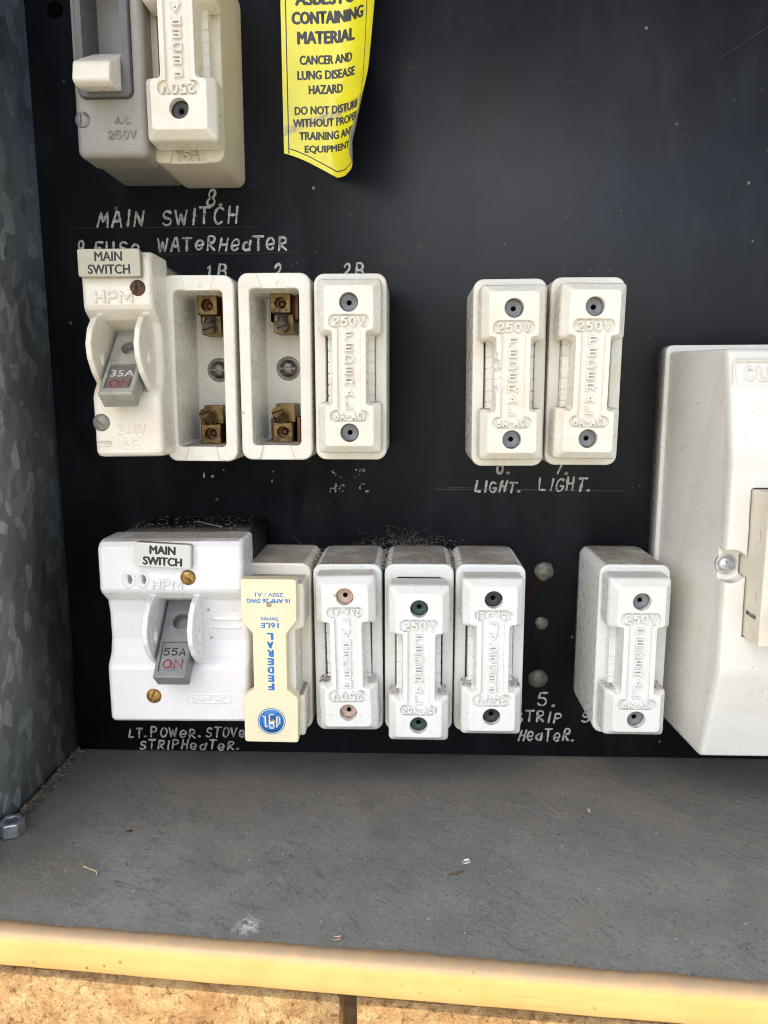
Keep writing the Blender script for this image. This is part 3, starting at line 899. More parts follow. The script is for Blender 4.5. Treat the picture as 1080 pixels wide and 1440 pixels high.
_car = {}
def carrier_mesh(bot, top="250V", chip=False, studs=False, w=21.8, h=58.4):
    key = (bot, top, chip, studs, w, h)
    if key in _car: return _car[key]
    b = NB()
    def ring(i, d): return [(x, d, z) for x, z in rpoly(dumbbell(w - 2 * i, h - 2 * i, 10.9 + .45 * i, -11.6 - .45 * i, 6.1 - .16 * i), 1.5)]
    loft(b, [ring(0, 35.5), ring(.1, 43.6), ring(.45, 44.7), ring(2.25, 47.0), ring(2.75, 47.6)])
    cs = []
    for zc, hh, ww in ((15.0, 4.5, 13.6), (-16.3, 3.9, 13.2)):
        c = NB(); prism(c, rrect(0, zc, ww, hh, 2.0, 4), 46.4, 50); cs.append(c)
    c = NB(); prism(c, rrect(0, -.6, 7.9, 29.5, .3, 2), 46.42, 50.1); cs.append(c)
    for zc in (21.2, -22.0):
        c = NB(); cyl(c, (0, 43.5, zc), (0, 51, zc), 3.15, n=28); cs.append(c)
    if chip:
        random.seed(5)
        for (x, z, r) in ((-6.6, 3.0, 2.3), (-5.9, .2, 2.6), (-5.3, -2.6, 2.4), (-6.5, 6.0, 1.5), (-4.4, -.8, 1.9), (-6.0, -5.4, 1.6)):
            c = NB(); blob(c, (x, 47.0, z), r, .15, 2); cs.append(c)
    b = cut(b, cs)
    # relief lettering
    text(b, top, 0, 15.0, 3.3, 46.1, 47.55, w=11.2, bold=.22)
    text(b, bot, 0, -16.3, 2.8, 46.1, 47.55, w=11.6 if len(bot) > 6 else 10.4, bold=.2)
    stacked(b, "FEDERAL", 0, 10.4, 3.82, 2.8, 46.1, 47.6, 3.35, .27)
    # inner block that fills the cavity, its flank lightly ribbed
    prof = []
    n = 13
    for i in range(n):
        za = -25 + 50 * i / n
        rbox(b, 0, za + 50 / n / 2, 16.2, 50 / n - .35, 16, 38.6 - (i % 2) * .15, .2, .1, 1)
    rbox(b, 0, 0, 15.9, 51, 15, 38.1, .3, .1, 1)
    if studs:
        random.seed(3)
        for zz0, zz1 in ((17.5, 26.5), (-26, -19)):
            for i in range(26):
                x, z = random.uniform(-8, 8), random.uniform(zz0, zz1)
                if abs(x) > 4: dome(b, (x, z), .42, .3, 47.5, 8, 3)
    b = remesh(b, .18, 1)
    _car[key] = mesh(b, "carrier", 0, recalc=False)
    return _car[key]

_base = {}
def base_mesh(amps=None, w=25.4, h=64.6, front=35.0, open_=False):
    key = (amps, w, h, front, open_)
    if key in _base: return _base[key]
    b = NB()
    R0 = 3.6
    def rg(ins, d, r=None): return [(x, d, z) for x, z in rrect(0, 0, w - 2 * ins, h - 2 * ins, (R0 - ins) if r is None else r, 5)]
    cw, chh = (w - 17.4) / 2, (h - 54.6) / 2
    def ci(ins, d, r): return [(x, d, z) for x, z in rrect(0, 0, w - 2 * cw - 2 * ins, h - 2 * chh - 2 * ins, r, 5)]
    e = .9
    rings = [rg(.25, 0), rg(-.05, 5), rg(0, front - e), rg(e * .13, front - e * .5), rg(e * .45, front - e * .12), rg(e, front),
             ci(-.5, front, 1.8), ci(-.12, front - .15, 1.5), ci(0, front - .6, 1.4), ci(.55, 10, 1.2), ci(.9, 9.2, 1)]
    loft(b, rings)
    if open_ or amps:
        c1 = NB(); prism(c1, [(-6.6, -h / 2 - 1), (-5.0, -h / 2 + 5.4), (5.0, -h / 2 + 5.4), (6.6, -h / 2 - 1)], front - .9, front + 3)
        c2 = NB(); prism(c2, [(-4.4, h / 2 - 5.2), (-6.5, h / 2 + 1), (6.5, h / 2 + 1), (4.4, h / 2 - 5.2)], front - .5, front + 3)
        b = cut(b, [c1, c2])
        if amps: text(b, amps, 0, -h / 2 + 2.6, 3.4, front - 1.3, front - .05, w=7.8, bold=.2)
    # small U cast in the top rim
    zU = h / 2 - 2.5
    tube(b, [(x, front - .35, z) for x, z in [(-1.1, zU + 1.4), (-1.1, zU - .3)] + ARC(0, zU - .3, 1.1, 1.1, 180, 360, 6) + [(1.1, zU + 1.4)]], .38, 6)
    if open_:
        for zc in (13.6, -12.6):                                      # ledges with little nibs either side of each terminal
            rbox(b, 0, zc, 17.2, 5.4, 8, 16.5, .3, .4)
            for sx in (-1, 1): rbox(b, sx * 6.6, zc + (.4 if zc > 0 else -.4), 3.8, 4.6, 8, 25.0, .9, .8)
        c = NB(); cyl(c, (.3, 6, .6), (.3, 20, .6), 4.6, n=28)
        b = cut(b, [c])
        b = remesh(b, .27, 2)
        me = mesh(b, "base", 0, recalc=False)
    else:
        me = mesh(b, "base", 38)
    _base[key] = me
    return me

def cap_mesh(gap=0.0):
    b = NB()
    rings = []
    n = 24
    prof = [(3.12, 42.4), (3.12, 44.9), (2.6, 45.0), (1.6, 44.9), (.95, 44.8), (.86, 44.62)]
    loft(b, [[(r * math.cos(2 * math.pi * i / n), d, r * math.sin(2 * math.pi * i / n)) for i in range(n)] for r, d in prof])
    me = mesh(b, "terminal_cap", 45)
    me.materials.append(M['capgrey']); me.materials.append(M['dark'])
    for p in me.polygons:
        if max((Vector((me.vertices[i].co.x, me.vertices[i].co.z)).length for i in p.vertices)) < .00088: p.material_index = 1  # cap centre coloured black to paint the shade of its hole
    return me
CAP = cap_mesh()

def add_caps(car, mat):
    for zc in (21.2, -22.0):
        k = obj("terminal_cap", CAP, mat, car)
        k.location = Vector(V3(0, 0, zc)) * MM
        k.rotation_euler = (0, random.uniform(0, 6), 0)

def fuse(label, cx, cz, tilt, bot, mat, cap, off=(0, 0, 0), flip=False, front=35.0, chip=False, studs=False, bm_=None, w=25.4, h=64.6, cw=21.8, ch=58.4, base_amps=None, ctilt=0.0):
    t = thing("fuse", label, "fuse", (cx, 0, cz), tilt, "rewirable fuses on the board")
    obj("base", base_mesh(base_amps, w, h, front), bm_ or mat, t)
    car = obj("carrier", carrier_mesh(bot, "250V", chip, studs, cw, ch), 'white_carrier' if mat == 'white' else mat, t)
    car.location = Vector(V3(*off)) * MM
    car.rotation_euler = (0, math.radians(ctilt + (180 if flip else 0)), 0)
    add_caps(car, cap)
    return t

fuse("closed fuse with grey caps beside the two empty open fuse bases", -21.8, 8.3, .2, "8A-ACI", 'cream', 'capgrey', (.5, .2, 0))
fuse("closed fuse with a chipped carrier, above the left word LIGHT", 33.7, 6.0, -.2, "8A-ACI", 'cream', 'capgrey', (-.2, .4, -.1), chip=True)
fuse("closed fuse with an unbroken carrier, right beside the chipped one", 60.0, 6.3, .4, "8A-ACI", 'cream', 'capgrey', (-.6, .6, -.1), ctilt=.5)
fuse("closed fuse with pinkish caps, its carrier fitted upside down", -23.6, -94.5, -.3, "28A-A1", 'white', 'cappink', (.3, .8, 1.2), True, 36.5, studs=True, ctilt=-.8)
fuse("closed fuse with dark green caps, its carrier pulled partly out of the base", 2.6, -94.4, .1, "20A-ACI", 'white', 'capgreen', (-.1, 3.0, -1.6), False, 36.5)
fuse("closed fuse with black caps, its carrier fitted upside down", 28.6, -94.4, .2, "15A-ACI", 'white', 'capblack', (-.1, 2.2, .8), True, 36.5, ctilt=-.3)
fuse("closed fuse with grey caps standing alone beside the big white cover", 80.5, -94.2, .3, "8A-ACI", 'white', 'capgrey', (-1.0, 2.2, 1.0), False, 36.5, ctilt=-.4)
t = fuse("yellowed cream fuse touching the grey switch at the top, carrier upside down", -77.0, 111.4, .2, "15A-ACI", 'ivory', 'capblack', (1.6, -1.2, .4), True, 33.0, bm_='oldwhite', cw=23.6, ch=60.5, base_amps="15A", h=67)

# two open bases with brass terminals
def open_base(label, cx, cz, tilt):
    t = thing("open_fuse_base", label, "fuse base", (cx, 0, cz), tilt, "empty open fuse bases")
    obj("base", base_mesh("28A", 25.6, 65.2, 35.0, True), 'cream', t)
    for sg in (1, -1):
        zc = 20.2 if sg > 0 else -19.8
        b = NB()
        rbox(b, .2, zc + sg * 3.6, 7.4, 7.4, 10, 23.5, .5, .4)
        rbox(b, .9, zc - sg * 3.6, 7.4, 7.0, 10, 21.0, .5, .4)
        c = NB(); cyl(c, (.2, 19, zc + sg * 3.4), (.2, 26, zc + sg * 3.4), 2.25, n=20)
        b = cut(b, [c])
        te = obj("terminal", b, 'brass', t)
        b = NB(); dome(b, (.2, zc + sg * 3.4), 1.5, 1.4, 19.02, 14, 4)
        obj("wire_end", b, 'copper', te)
        b = NB()                                                      # slotted grub screw leaning out of the block
        s0, s1 = Vector((.6, 20.6, zc - sg * .6)), Vector((.9, 25.6, zc - sg * 4.4))
        if sg < 0: s1 = Vector((-1.0, 26.0, zc - sg * 3.6))
        cyl(b, tuple(s0), tuple(s1), 1.75, n=16)
        for k in range(5):
            q = s0.lerp(s1, .15 + k * .17); q2 = s0.lerp(s1, .15 + k * .17 + .08)
            cyl(b, tuple(q), tuple(q2), 1.95, n=16)
        ax = (s1 - s0).normalized(); hd = s1 + ax * 1.3
        side = Vector((1, .1, .35)); side = (side - ax * side.dot(ax)).normalized(); nrm = ax.cross(side)
        hb = NB(); cyl(hb, tuple(s1), tuple(hd), 2.25, 2.1, 18)
        k_ = NB()
        loft(k_, [[tuple(hd + ax * aa + side * (3 * i) + nrm * (.38 * j)) for i, j in ((-1, -1), (1, -1), (1, 1), (-1, 1))] for aa in (-.8, 1.2)])
        hb = cut(hb, [k_])
        me = bpy.data.meshes.new("x"); hb.to_mesh(me); hb.free(); b.from_mesh(me); bpy.data.meshes.remove(me)
        obj("screw", b, 'steel' if sg > 0 else 'brass', te)
        b = NB()
        rbox(b, 5.6, zc + sg * 4, 1.2, 12, 9.5, 20, .2, .2); rbox(b, -4.6 if sg < 0 else 4.4, zc + sg * 4, 1.6, 11, 9.5, 17, .2, .2)
        obj("contact_strip", b, 'copper', t)
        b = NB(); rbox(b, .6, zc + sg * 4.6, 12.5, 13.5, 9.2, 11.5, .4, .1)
        obj("contact_pocket", b, 'dark', t)  # black block painting the shade of the recess behind the terminal
    b = NB()
    dome(b, (.3, .6), 3.5, 2.2, 9.6, 22, 5)
    cc = NB(); rbox(cc, .3, .6, 9, .8, 10.8, 14, .05, .02, 1)
    b = cut(b, [cc])
    obj("fixing_screw", b, 'steel', t)
open_base("empty open fuse base next to the narrow switch, marked 28A", -75.6, 8.0, .6)
open_base("empty open fuse base next to the closed fuse, marked 28A", -48.5, 8.5, .3)

# fuse with a flat printed front plate
t = thing("fuse", "fuse with a flat cream front plate printed in blue", "fuse", (-50.2, 0, -94.2), .4, "rewirable fuses on the board")
obj("base", base_mesh(None, 25.6, 64.6, 36.5), 'ivory', t)
b = NB()
o = rpoly(dumbbell(21.5, 57, 12, -13, 7.6), 1.2)
rbox(b, 0, .3, 17.0, 53.6, 20, 37.6, 1, .3)
prism(b, [(x + 1.2, z - .4) for x, z in o], 35, 49.4, 1.0)
rbox(b, 0, .3, 9, 30, 34, 46, .5, .3)
b = remesh(b, .3, 2)
car = obj("carrier", b, 'ivory', t)
b = NB()
PC = (.45, .75)
def pl(x, z): return (x + PC[0], z + PC[1])
W2, H2 = 9.6, 29.9
po = [(W2, H2), (-W2, H2), (-W2, 15.2), (-5.9, 10.4), (-5.9, -10.2), (-W2, -13.0), (-W2, -H2), (W2, -H2), (W2, -13.0), (5.9, -10.2), (5.9, 10.4), (W2, 15.2)]
prism(b, [pl(x, z) for x, z in rpoly(po, 1.1)], 49.6, 54, .25)
cs = []
for x, z in ((.2, 20.9), (.1, -21.2)):
    c = NB(); cyl(c, pl(x, z)[:1] + (52.2,) + pl(x, z)[1:], pl(x, z)[:1] + (56,) + pl(x, z)[1:], 1.05, n=16); cs.append(c)
b = cut(b, cs)
plate = obj("front_plate", b, 'plate', car)
# printing: the carrier hangs upside down, so the words are turned half round
b = NB()
RT = math.pi
def pt(s, x, z, h, w=None, bold=.1): 
    q = pl(x, z); heavy(b, s, q[0], q[1], h, 53.9, 54.02, w, bold, RT)
pt("250V - A1", .2, 24.4, 1.5, 9.8, .05); pt("16 AMP 26 SWG", -.1, 22.2, 1.55, 15.2, .09)
pt("Series", .2, 15.6, 1.4, 6.2, .06); pt("16LE", .2, 13.4, 1.9, 6.4, .1)
for i, chh in enumerate("LAREDEF"): pt(chh, .25, 9.4 - i * 3.08, 2.6, 2.4, .26)
def disc(b, c, r0, r1, d0, d1, n=36):
    rings = [[(c[0] + r * math.cos(2 * math.pi * i / n), d, c[1] + r * math.sin(2 * math.pi * i / n)) for i in range(n)] for r, d in ((r1, d0), (r1, d1), (r0, d1), (r0, d0))]
    loft(b, rings, False, False)
lc = pl(.1, -22.0)
disc(b, lc, 4.7, 5.0, 53.9, 54.03)
disc(b, lc, 1.1, 4.4, 53.9, 54.03)
obj("printing", b, 'blue', car, smooth=0, weighted=False, label="blue printed words and round blue emblem")
b = NB()
def bar(x, z, w, h): rbox(b, lc[0] + x, lc[1] + z, w, h, 53.9, 54.06, .08, .01, 1)
for q in [(-2.2, -.2, .55, 4.2), (-2.75, 1.75, .9, .5), (-1.7, -2.0, .5, .5), (-.75, 0, .45, 5.4), (0, 2.55, 1.7, .5), (0, -2.55, 1.7, .5), (.75, -1.2, .45, 2.7), (.45, -.1, .5, .45), (1.9, -.2, .5, 4.2), (2.9, .3, .45, 2.9), (2.4, 1.6, 1.2, .45), (2.4, -1.0, 1.2, .45)]: bar(*q)
obj("emblem_letters", b, 'plate', car, smooth=0, weighted=False)

# ------------------------------------------------------------------ main switches
def screw(name, parent, x, z, r, d, mat, ang=0.0, slot=True, h=1.1, cross=False):
    b = NB(); dome(b, (x, z), r, h, d, 22, 5)
    cs = []
    if slot:
        for a in ([ang, ang + math.pi / 2] if cross else [ang]):
            c = NB()
            pts = [(x + u * math.cos(a) * r * (.6 if cross else 1.3) - v * math.sin(a) * r * .14, z + u * math.sin(a) * r * (.6 if cross else 1.3) + v * math.cos(a) * r * .14) for u, v in ((-1, -1), (1, -1), (1, 1), (-1, 1))]
            prism(c, pts, d + h * .45, d + h + 2); cs.append(c)
        b = cut(b, cs)
    return obj(name, b, mat, parent)

def main_switch(label, cx, cz, w, mat, base_mat, base_d, tilt, volt, chx, toggle_mat, amp_txt, amp_mat, screws, tagspec, name_mat, wide):
    t = thing("main_switch", label, "switch", (cx, 0, cz), tilt, "main switches")
    b = NB(); rbox(b, .2 if wide else -1.2, .3, w - (1.2 if wide else 3.6), 66.5, 0, base_d + .3, 2.2, .4)
    obj("base", b, base_mat, t)
    b = NB()
    prof = [(34, base_d), (34, 45.5), (33.3, 48.2), (31.5, 50), (16.6, 50.4), (15.2, 49.6), (11.0, 44.6), (6, 43.6), (-4, 43.6), (-9.5, 45.2), (-12.2, 47.6), (-14, 48.5), (-32.6, 48.8), (-33.7, 47.9), (-34.2, 45.5), (-34.2, base_d)]
    # rounded in plan: slices along x whose outline shrinks towards both flanks
    sl = []
    for x, sh in ((-w / 2, 2.0), (-w / 2 + .25, 1.1), (-w / 2 + .8, .4), (-w / 2 + 1.7, 0), (w / 2 - 1.7, 0), (w / 2 - .8, .4), (w / 2 - .25, 1.1), (w / 2, 2.0)):
        sl.append([(x, max(base_d, d - sh) if d > base_d else d, z * (1 - sh * .55 / 34)) for z, d in prof])
    loft(b, sl)
    c = NB(); ext_x(c, [(12.6, 60), (12.6, 47.2), (6.5, 31), (2, 26), (-7, 26), (-9.5, 40), (-9.5, 60)], chx - 6.9, chx + 6.9)
    cs = [c]
    if wide:
        for x in (-14.7, -9.7):
            c = NB(); prism(c, rrect(x + .35, 20.1, 1.7, 3.2, .8, 4), 46, 60); cs.append(c)
    else:
        c = NB(); prism(c, rrect(-8.6, -29.6, 5.2, 1.9, .9, 4), 47.4, 60); cs.append(c)
    b = cut(b, cs)
    text(b, "HPM", (-.9 if wide else -.8), 18.5 if wide else 19.2, 4.0 if not wide else 3.3, 48.8, 51.25, w=12.8 if not wide else 10.8, bold=.05)
    if wide:
        for x in (-14.7, -9.7): 
            tube(b, [(px, 50.35, pz) for px, pz in ARC(x, 20.1, 1.75, 2.5, 0, 360, 20)], .62, 6)
        for z, ln in ((3.6, 10.2), (.5, 10.0)): rbox(b, 17.6, z, ln, .9, 42, 44.1, .3, .25, 2)
        text(b, volt[0], 11.2, -24.8, 1.7, 48, 49.15, w=12, bold=.05)
        tube(b, [(px, 48.75, pz) for px, pz in rrect(11.2, -24.8, 15.8, 2.9, .8, 3) + [rrect(11.2, -24.8, 15.8, 2.9, .8, 3)[0]]], .22, 5)
    else:
        text(b, volt[0], 1.6, -24.7, 3.3, 48, 49.2, w=9.8, bold=.02); text(b, volt[1], 1.2, -29.0, 2.4, 48, 49.15, w=5.6, bold=.02)
        q = rrect(1.2, -29.0, 8.6, 4.0, 2.0, 5); tube(b, [(px, 48.7, pz) for px, pz in q + q[:1]], .25, 5)
    for sx in (-1, 1):                                                # cheek plates either side of the toggle
        x = chx + sx * 7.9
        pr = [(12.6, 44), (13.8, 48.5), (12.2, 53), (8.5, 56.8), (3.5, 58.9), (-1, 58.4), (-6, 55.4), (-10.4, 50.6), (-12.8, 46), (-12.4, 42), (0, 38)]
        pr = rpoly(pr, 2, 3)
        c = NB()
        loft(c, [[(xx, d - k, z) for z, d in pr] for xx, k in ((x - 1.0, .35), (x - .7, 0), (x + .7, 0), (x + 1.0, .35))])
        h = NB(); cyl(h, (x - 4, 50.6, -.6), (x + 4, 50.6, -.6), 1.5, n=14)
        bmesh.ops.scale(h, vec=(1, 1, 1.7), verts=h.verts, space=Matrix.Translation(Vector((0, 50.6, .6))))
        c = cut(c, [h])
        me = bpy.data.meshes.new("x"); c.to_mesh(me); c.free(); b.from_mesh(me); bpy.data.meshes.remove(me)
    b = remesh(b, .23, 2)
    obj("body", b, mat, t, smooth=0, recalc=False)
    # toggle: a bar that leans down and outwards, with a window near its tip
    b = NB()
    L, TW, TH = 31.0, 11.6, 6.2
    b0 = NB()
    rbox(b0, 0, L / 2, TW, L, 0, TH, .5, .7)
    c1 = NB(); prism(c1, rrect(0, L - 8.0, TW - 2.6, 11.2, .4, 3), TH - .9, TH + 3)
    c2 = NB(); cyl(c2, (0.6, TH - 3.5, 9.5), (.6, TH + 3, 9.5), 3.1, n=24)
    b0 = cut(b0, [c1, c2])
    ang = math.radians(44)
    tx = Matrix.Translation(Vector((chx, -33.5, 5.5))) @ Matrix.Rotation(-ang, 4, 'X')
    # local +z runs along the bar; flip so it points down and out
    fl = Matrix.Diagonal(Vector((1, 1, -1, 1)))
    T = tx @ fl
    def put(bb):
        bmesh.ops.transform(bb, matrix=T, verts=bb.verts)
        bmesh.ops.reverse_faces(bb, faces=bb.faces)
        return bb
    tg = obj("toggle", put(b0), toggle_mat, t)
    b1 = NB(); prism(b1, rrect(0, L - 8.0, TW - 3.0, 10.8, .3, 2), TH - 1.4, TH - .75); obj("toggle_window", put(b1), 'insert' if not wide else toggle_mat, tg)
    b1 = NB(); text(b1, amp_txt, .2, -(L - 10.0), 3.0, TH - .8, TH - .68, w=8.0, bold=.02)
    bmesh.ops.scale(b1, vec=(1, 1, -1), verts=b1.verts); obj("rating_text", put(b1), amp_mat, tg, smooth=0, weighted=False)
    b1 = NB(); text(b1, "ON", .2, -(L - 5.4), 3.4, TH - .8, TH - .68, w=7.2, bold=.12)
    bmesh.ops.scale(b1, vec=(1, 1, -1), verts=b1.verts); obj("on_text", put(b1), 'red', tg, smooth=0, weighted=False)
    b1 = NB(); rbox(b1, chx, 4, 13.4, 15, 24.5, 27, .2, .1); obj("slot_floor", b1, 'dark', t)  # black plate at the slot bottom paints its deep shade
    for (x, z, r, d, m, a) in screws: screw("screw", t, x, z, r, d, m, a)
    x, z, tw, th, rot = tagspec
    b1 = NB(); rbox(b1, 0, 0, tw, th, 0, 2.6, .7, .35)
    tgp = obj("name_tag", b1, name_mat, t, loc=(x, 50.3, z)); tgp.rotation_euler = (0, math.radians(rot), 0)
    b1 = NB()
    heavy(b1, "MAIN", 0, th * .23, 3.0, 2.55, 2.66, 9.2, .2 if wide else .12); heavy(b1, "SWITCH", 0, -th * .23, 3.0, 2.55, 2.66, 13.8 if wide else 14, .2 if wide else .12)
    tt = obj("tag_text", b1, 'ink', tgp, smooth=0, weighted=False)
    return t

main_switch("narrow cream main switch with a beige tag and a rusty screw", -97.8, 12.3, 23.8, 'ivory', 'oldwhite', 33, -.7, ("240V", "A.C."), .7,
            'toggle2', "35A", 'whiteink', [(7.3, 21.8, 2.65, 50.2, 'rust', 1.5), (-9.0, -22.2, 3.0, 48.6, 'greyscrew', -.7)], (-.8, 29.6, 20.6, 8.8, .8), 'tagb', False)
main_switch("wide white main switch with a white tag and two brass screws", -84.8, -84.9, 51.6, 'plastic', 'black', 33, -.4, ("240V AC", ""), .6,
            'toggle', "55A", 'ink', [(6.4, 20.8, 2.75, 50.3, 'brasscrew', -.6), (-9.0, -23.8, 2.75, 48.7, 'brasscrew', 1.3)], (-1.3, 29.2, 19.6, 8.6, 3.6), 'tagw', True)

# ------------------------------------------------------------------ grey isolator at the top
t = thing("isolator_switch", "grey switch with an ivory toggle beside the yellowed cream fuse", "switch", (-99.9, 0, 112.5), .3)
b = NB(); rbox(b, .1, 0, 24.0, 70, 29, 41.5, 2.6, 2.2, 5)
c = NB(); prism(c, rrect(-.8, 7.5, 18.4, 49.2, 2.4, 4), 40.7, 50)
c1 = NB(); prism(c1, rrect(-.9, 6, 13.0, 39, 1, 3), 20, 50)
b = cut(b, [c, c1])
k_ = NB(); rbox(k_, -.6, .8, 24.2, 68, 0, 29.5, 2.0, .5, 3)
me = bpy.data.meshes.new("x"); k_.to_mesh(me); k_.free(); b.from_mesh(me); bpy.data.meshes.remove(me)
text(b, "A.C.", 4.4, -23.6, 2.3, 41.2, 42.0, w=5.4, bold=.02); text(b, "250V", 3.8, -28.0, 2.7, 41.2, 42.0, w=9.6, bold=.02)
obj("body", b, 'grey', t)
b = NB(); prism(b, rrect(-.8, 7.5, 17.8, 48.6, 2.2, 4), 40.0, 43.4, .5)
c = NB(); ext_x(c, [(24, 60), (24, 44), (14, 20), (-2, 20), (-12.5, 44), (-12.5, 60)], -7.2, 5.4)
b = cut(b, [c])
obj("bezel", b, 'darkgrey', t)
b = NB(); rbox(b, -.9, 6, 13.4, 40, 19, 21, .3, .1); 
for x in (-7.8, 6.0): rbox(b, x, 6, 1.0, 40, 19, 40.5, .2, .1)
obj("well", b, 'darkgrey', t)
b = NB()
ext_x(b, rpoly([(3, 22), (-1, 36), (-9.6, 52), (-15.6, 53.4), (-16.6, 50.6), (-14, 36), (-13, 22)], 2.2, 4), -7.0, 5.0)
b = remesh(b, .3, 9)
obj("toggle", b, 'ivory', t, smooth=0, recalc=False)
screw("screw", t, -9.3, -23.3, 2.6, 41.4, 'greyscrew', 1.5)

# ------------------------------------------------------------------ big white cover with a breaker
t = thing("breaker_cover", "large white moulded cover around a cream circuit breaker", "breaker cover", (96, 0, -52), .0)
b = NB()                                                               # mounting flange
prism(b, rpoly([(-.5, 69), (72, 69), (72, -73.6), (-.5, -73.6)], 3.0, 5), 0, 11.5, .8)
obj("flange", b, 'cover', t)
b = NB()
prof = [(66.6, 10), (65.2, 54.4), (64.2, 56.0), (52, 60.0), (31, 64.9), (8, 65.6), (-38, 66.2), (-40.6, 65.7), (-72.8, 56.2), (-73.8, 54.4), (-74, 10)]
sl = []
x1 = 70.0
for x, sh in ((3.9, 3.0), (4.1, 1.6), (4.35, .7), (4.75, .15), (5.6, 0), (x1 - 1.2, 0), (x1, .6), (x1 + .5, 1.8)):
    sl.append([(x - (3.1 if d < 20 and x < 5.7 else 0), d - (sh * .8 if d > 20 else 0), z * (1 - sh * .3 / 67)) for z, d in prof])
loft(b, sl)
cs = []
c = NB(); cyl(c, (6.2, 60.3, -3.6), (6.2, 90, -3.6), 5.4, n=36); cs.append(c)
c = NB(); prism(c, rrect(38.2, -2.6, 55.2, 48.5, .4, 3), 56, 95); cs.append(c)
c = NB(); prism(c, rrect(13.5, 55.6, 24, 7.4, 1.3, 4), 68, 95)
bmesh.ops.rotate(c, cent=Vector(V3(13.5, 70.6, 55.6)), matrix=Matrix.Rotation(math.radians(0), 3, 'X'), verts=c.verts)
c.free()
b = cut(b, cs)
# maker's frame and raised letters on the sloping upper front
def slope_fn(X, Z, d): return V3(X, d + (60.5 + (52 - Z) * .23), Z)
text(b, "CLIPSAL", 20.2, 57.3, 4.6, -1.0, .55, w=24, bold=.1, fn=slope_fn)
fr = rrect(19.8, 57.3, 29, 8.2, 1.3, 4); fr = fr + fr[:1]
tube(b, [(x, 60.1 + (52 - z) * .23 + .1, z) for x, z in dense(fr, 1.0)], .42, 6)
b = remesh(b, .42, 2)
obj("shell", b, 'cover', t, smooth=0, recalc=False)
screw("screw", t, 6.3, -3.8, 2.85, 60.6, 'zinc', .5, True, 1.8, True)
b = NB()
rbox(b, 6.3, -3.8, 6.8, 6.8, 59.9, 60.7, 3.2, .2)
obj("washer", b, 'zinc', t)
b = NB()
rbox(b, 38.4, -2.6, 54.6, 47.8, 50, 76.4, .5, .5)
c1 = NB(); rbox(c1, 46, -15, 60.0, 15, 73.6, 95, .4, .1)
for_c = [c1]
for z in (7.5, -12.2):
    c = NB(); cyl(c, (8, 72.2, z), (12.4, 72.2, z), 1.0, n=14); bmesh.ops.scale(c, vec=(1, 1, 1.9), verts=c.verts, space=Matrix.Translation(Vector((0, 72.2, -z)))); for_c.append(c)
b = cut(b, for_c)
br = obj("breaker_body", b, 'breaker', t)
b = NB()
text(b, "BREAKER", 0, 0, 1.35, 0, .06, w=6.4, bold=.02)
Mx = Matrix.Translation(Vector(V3(11.06, 70.2, -18.0))) @ Matrix.Rotation(math.radians(-90), 4, 'Z')
bmesh.ops.transform(b, matrix=Mx, verts=b.verts)
obj("breaker_text", b, 'inkgrey', br, smooth=0, weighted=False)
b = NB()
cyl(b, (16.0, 72, -15.4), (16.0, 83.5, -18.4), 2.3, 2.0, 20); dome(b, (16.0, -18.4), 2.1, 1.0, 83.3, 18, 4)
obj("breaker_lever", b, 'inkgrey', br)

# ------------------------------------------------------------------ warning sticker curling off the board
st = thing("warning_sticker", "curling yellow asbestos warning sticker with black words on the black board", "sticker", (-49.3, 0, 90.2), 0)
SW, SH = 39.6, 92.0
def vbot(u):
    """lower edge of the sheet, cut lower on the right"""
    k = u / SW
    return -9.5 * min(1, k * 1.9) ** 1.25 + 3.0 * max(0, k - .62) / .38
def surf(u, v, lift=0.0):
    """u across 0..SW, v up -> local x, d, z of the sheet, whose right side curls towards the viewer"""
    w = max(0, v)
    flat = 13.8 + .115 * w
    r = 13.4 + .15 * min(w, 24) + .03 * max(0, w - 24)
    wob = .35 * mnoise.noise(Vector((u * .12, v * .06, 2.0))) + .18 * mnoise.noise(Vector((u * .3, v * .22, 5.0)))
    if u <= flat:
        x, d, nx, nd = u, .35 + .02 * u, 0.0, 1.0
    else:
        th = (u - flat) / r
        x, d = flat + r * math.sin(th), .35 + .02 * flat + r * (1 - math.cos(th))
        nx, nd = -math.sin(th), math.cos(th)
    d += (wob + .5 * max(0, 1 - w / 20) * math.sin(u * .22)) * min(1, u / 10)
    d = max(.22, d)
    return (x + nx * lift, d + nd * lift, v)
b = NB()
nu, nv = 60, 90
back_faces = []
gr = [[b.verts.new(V3(*surf(SW * i / nu, vbot(SW * i / nu) + (SH - vbot(SW * i / nu)) * j / nv))) for j in range(nv + 1)] for i in range(nu + 1)]
for i in range(nu):
    for j in range(nv):
        # the lower right corner is torn off and rolled
        u, v = SW * (i + .5) / nu, SH * (j + .5) / nv
        b.faces.new((gr[i][j], gr[i + 1][j], gr[i + 1][j + 1], gr[i][j + 1]))
sheet = obj("sticker_sheet", b, 'sticker', st, smooth=0, weighted=False)
b = NB()
gr = [[b.verts.new(V3(*surf(SW * i / nu, vbot(SW * i / nu) + (SH - vbot(SW * i / nu)) * j / nv, -.09))) for j in range(nv + 1)] for i in range(nu + 1)]
for i in range(nu):
    for j in range(nv): b.faces.new((gr[i][j + 1], gr[i + 1][j + 1], gr[i + 1][j], gr[i][j]))
obj("sticker_backing", b, 'back', st, smooth=0, weighted=False, label="grey dusty back of the sticker")
b = NB()
def sfn(X, Z, d): return V3(*surf(X, Z, .05 + d))
def stx(s, cx, cz, h, w, t=.2): heavy(b, s, cx, cz, h, 0, .03, w, t, 0.0, sfn)
stx("DANGER", 18.4, 66, 8, 27, .5)
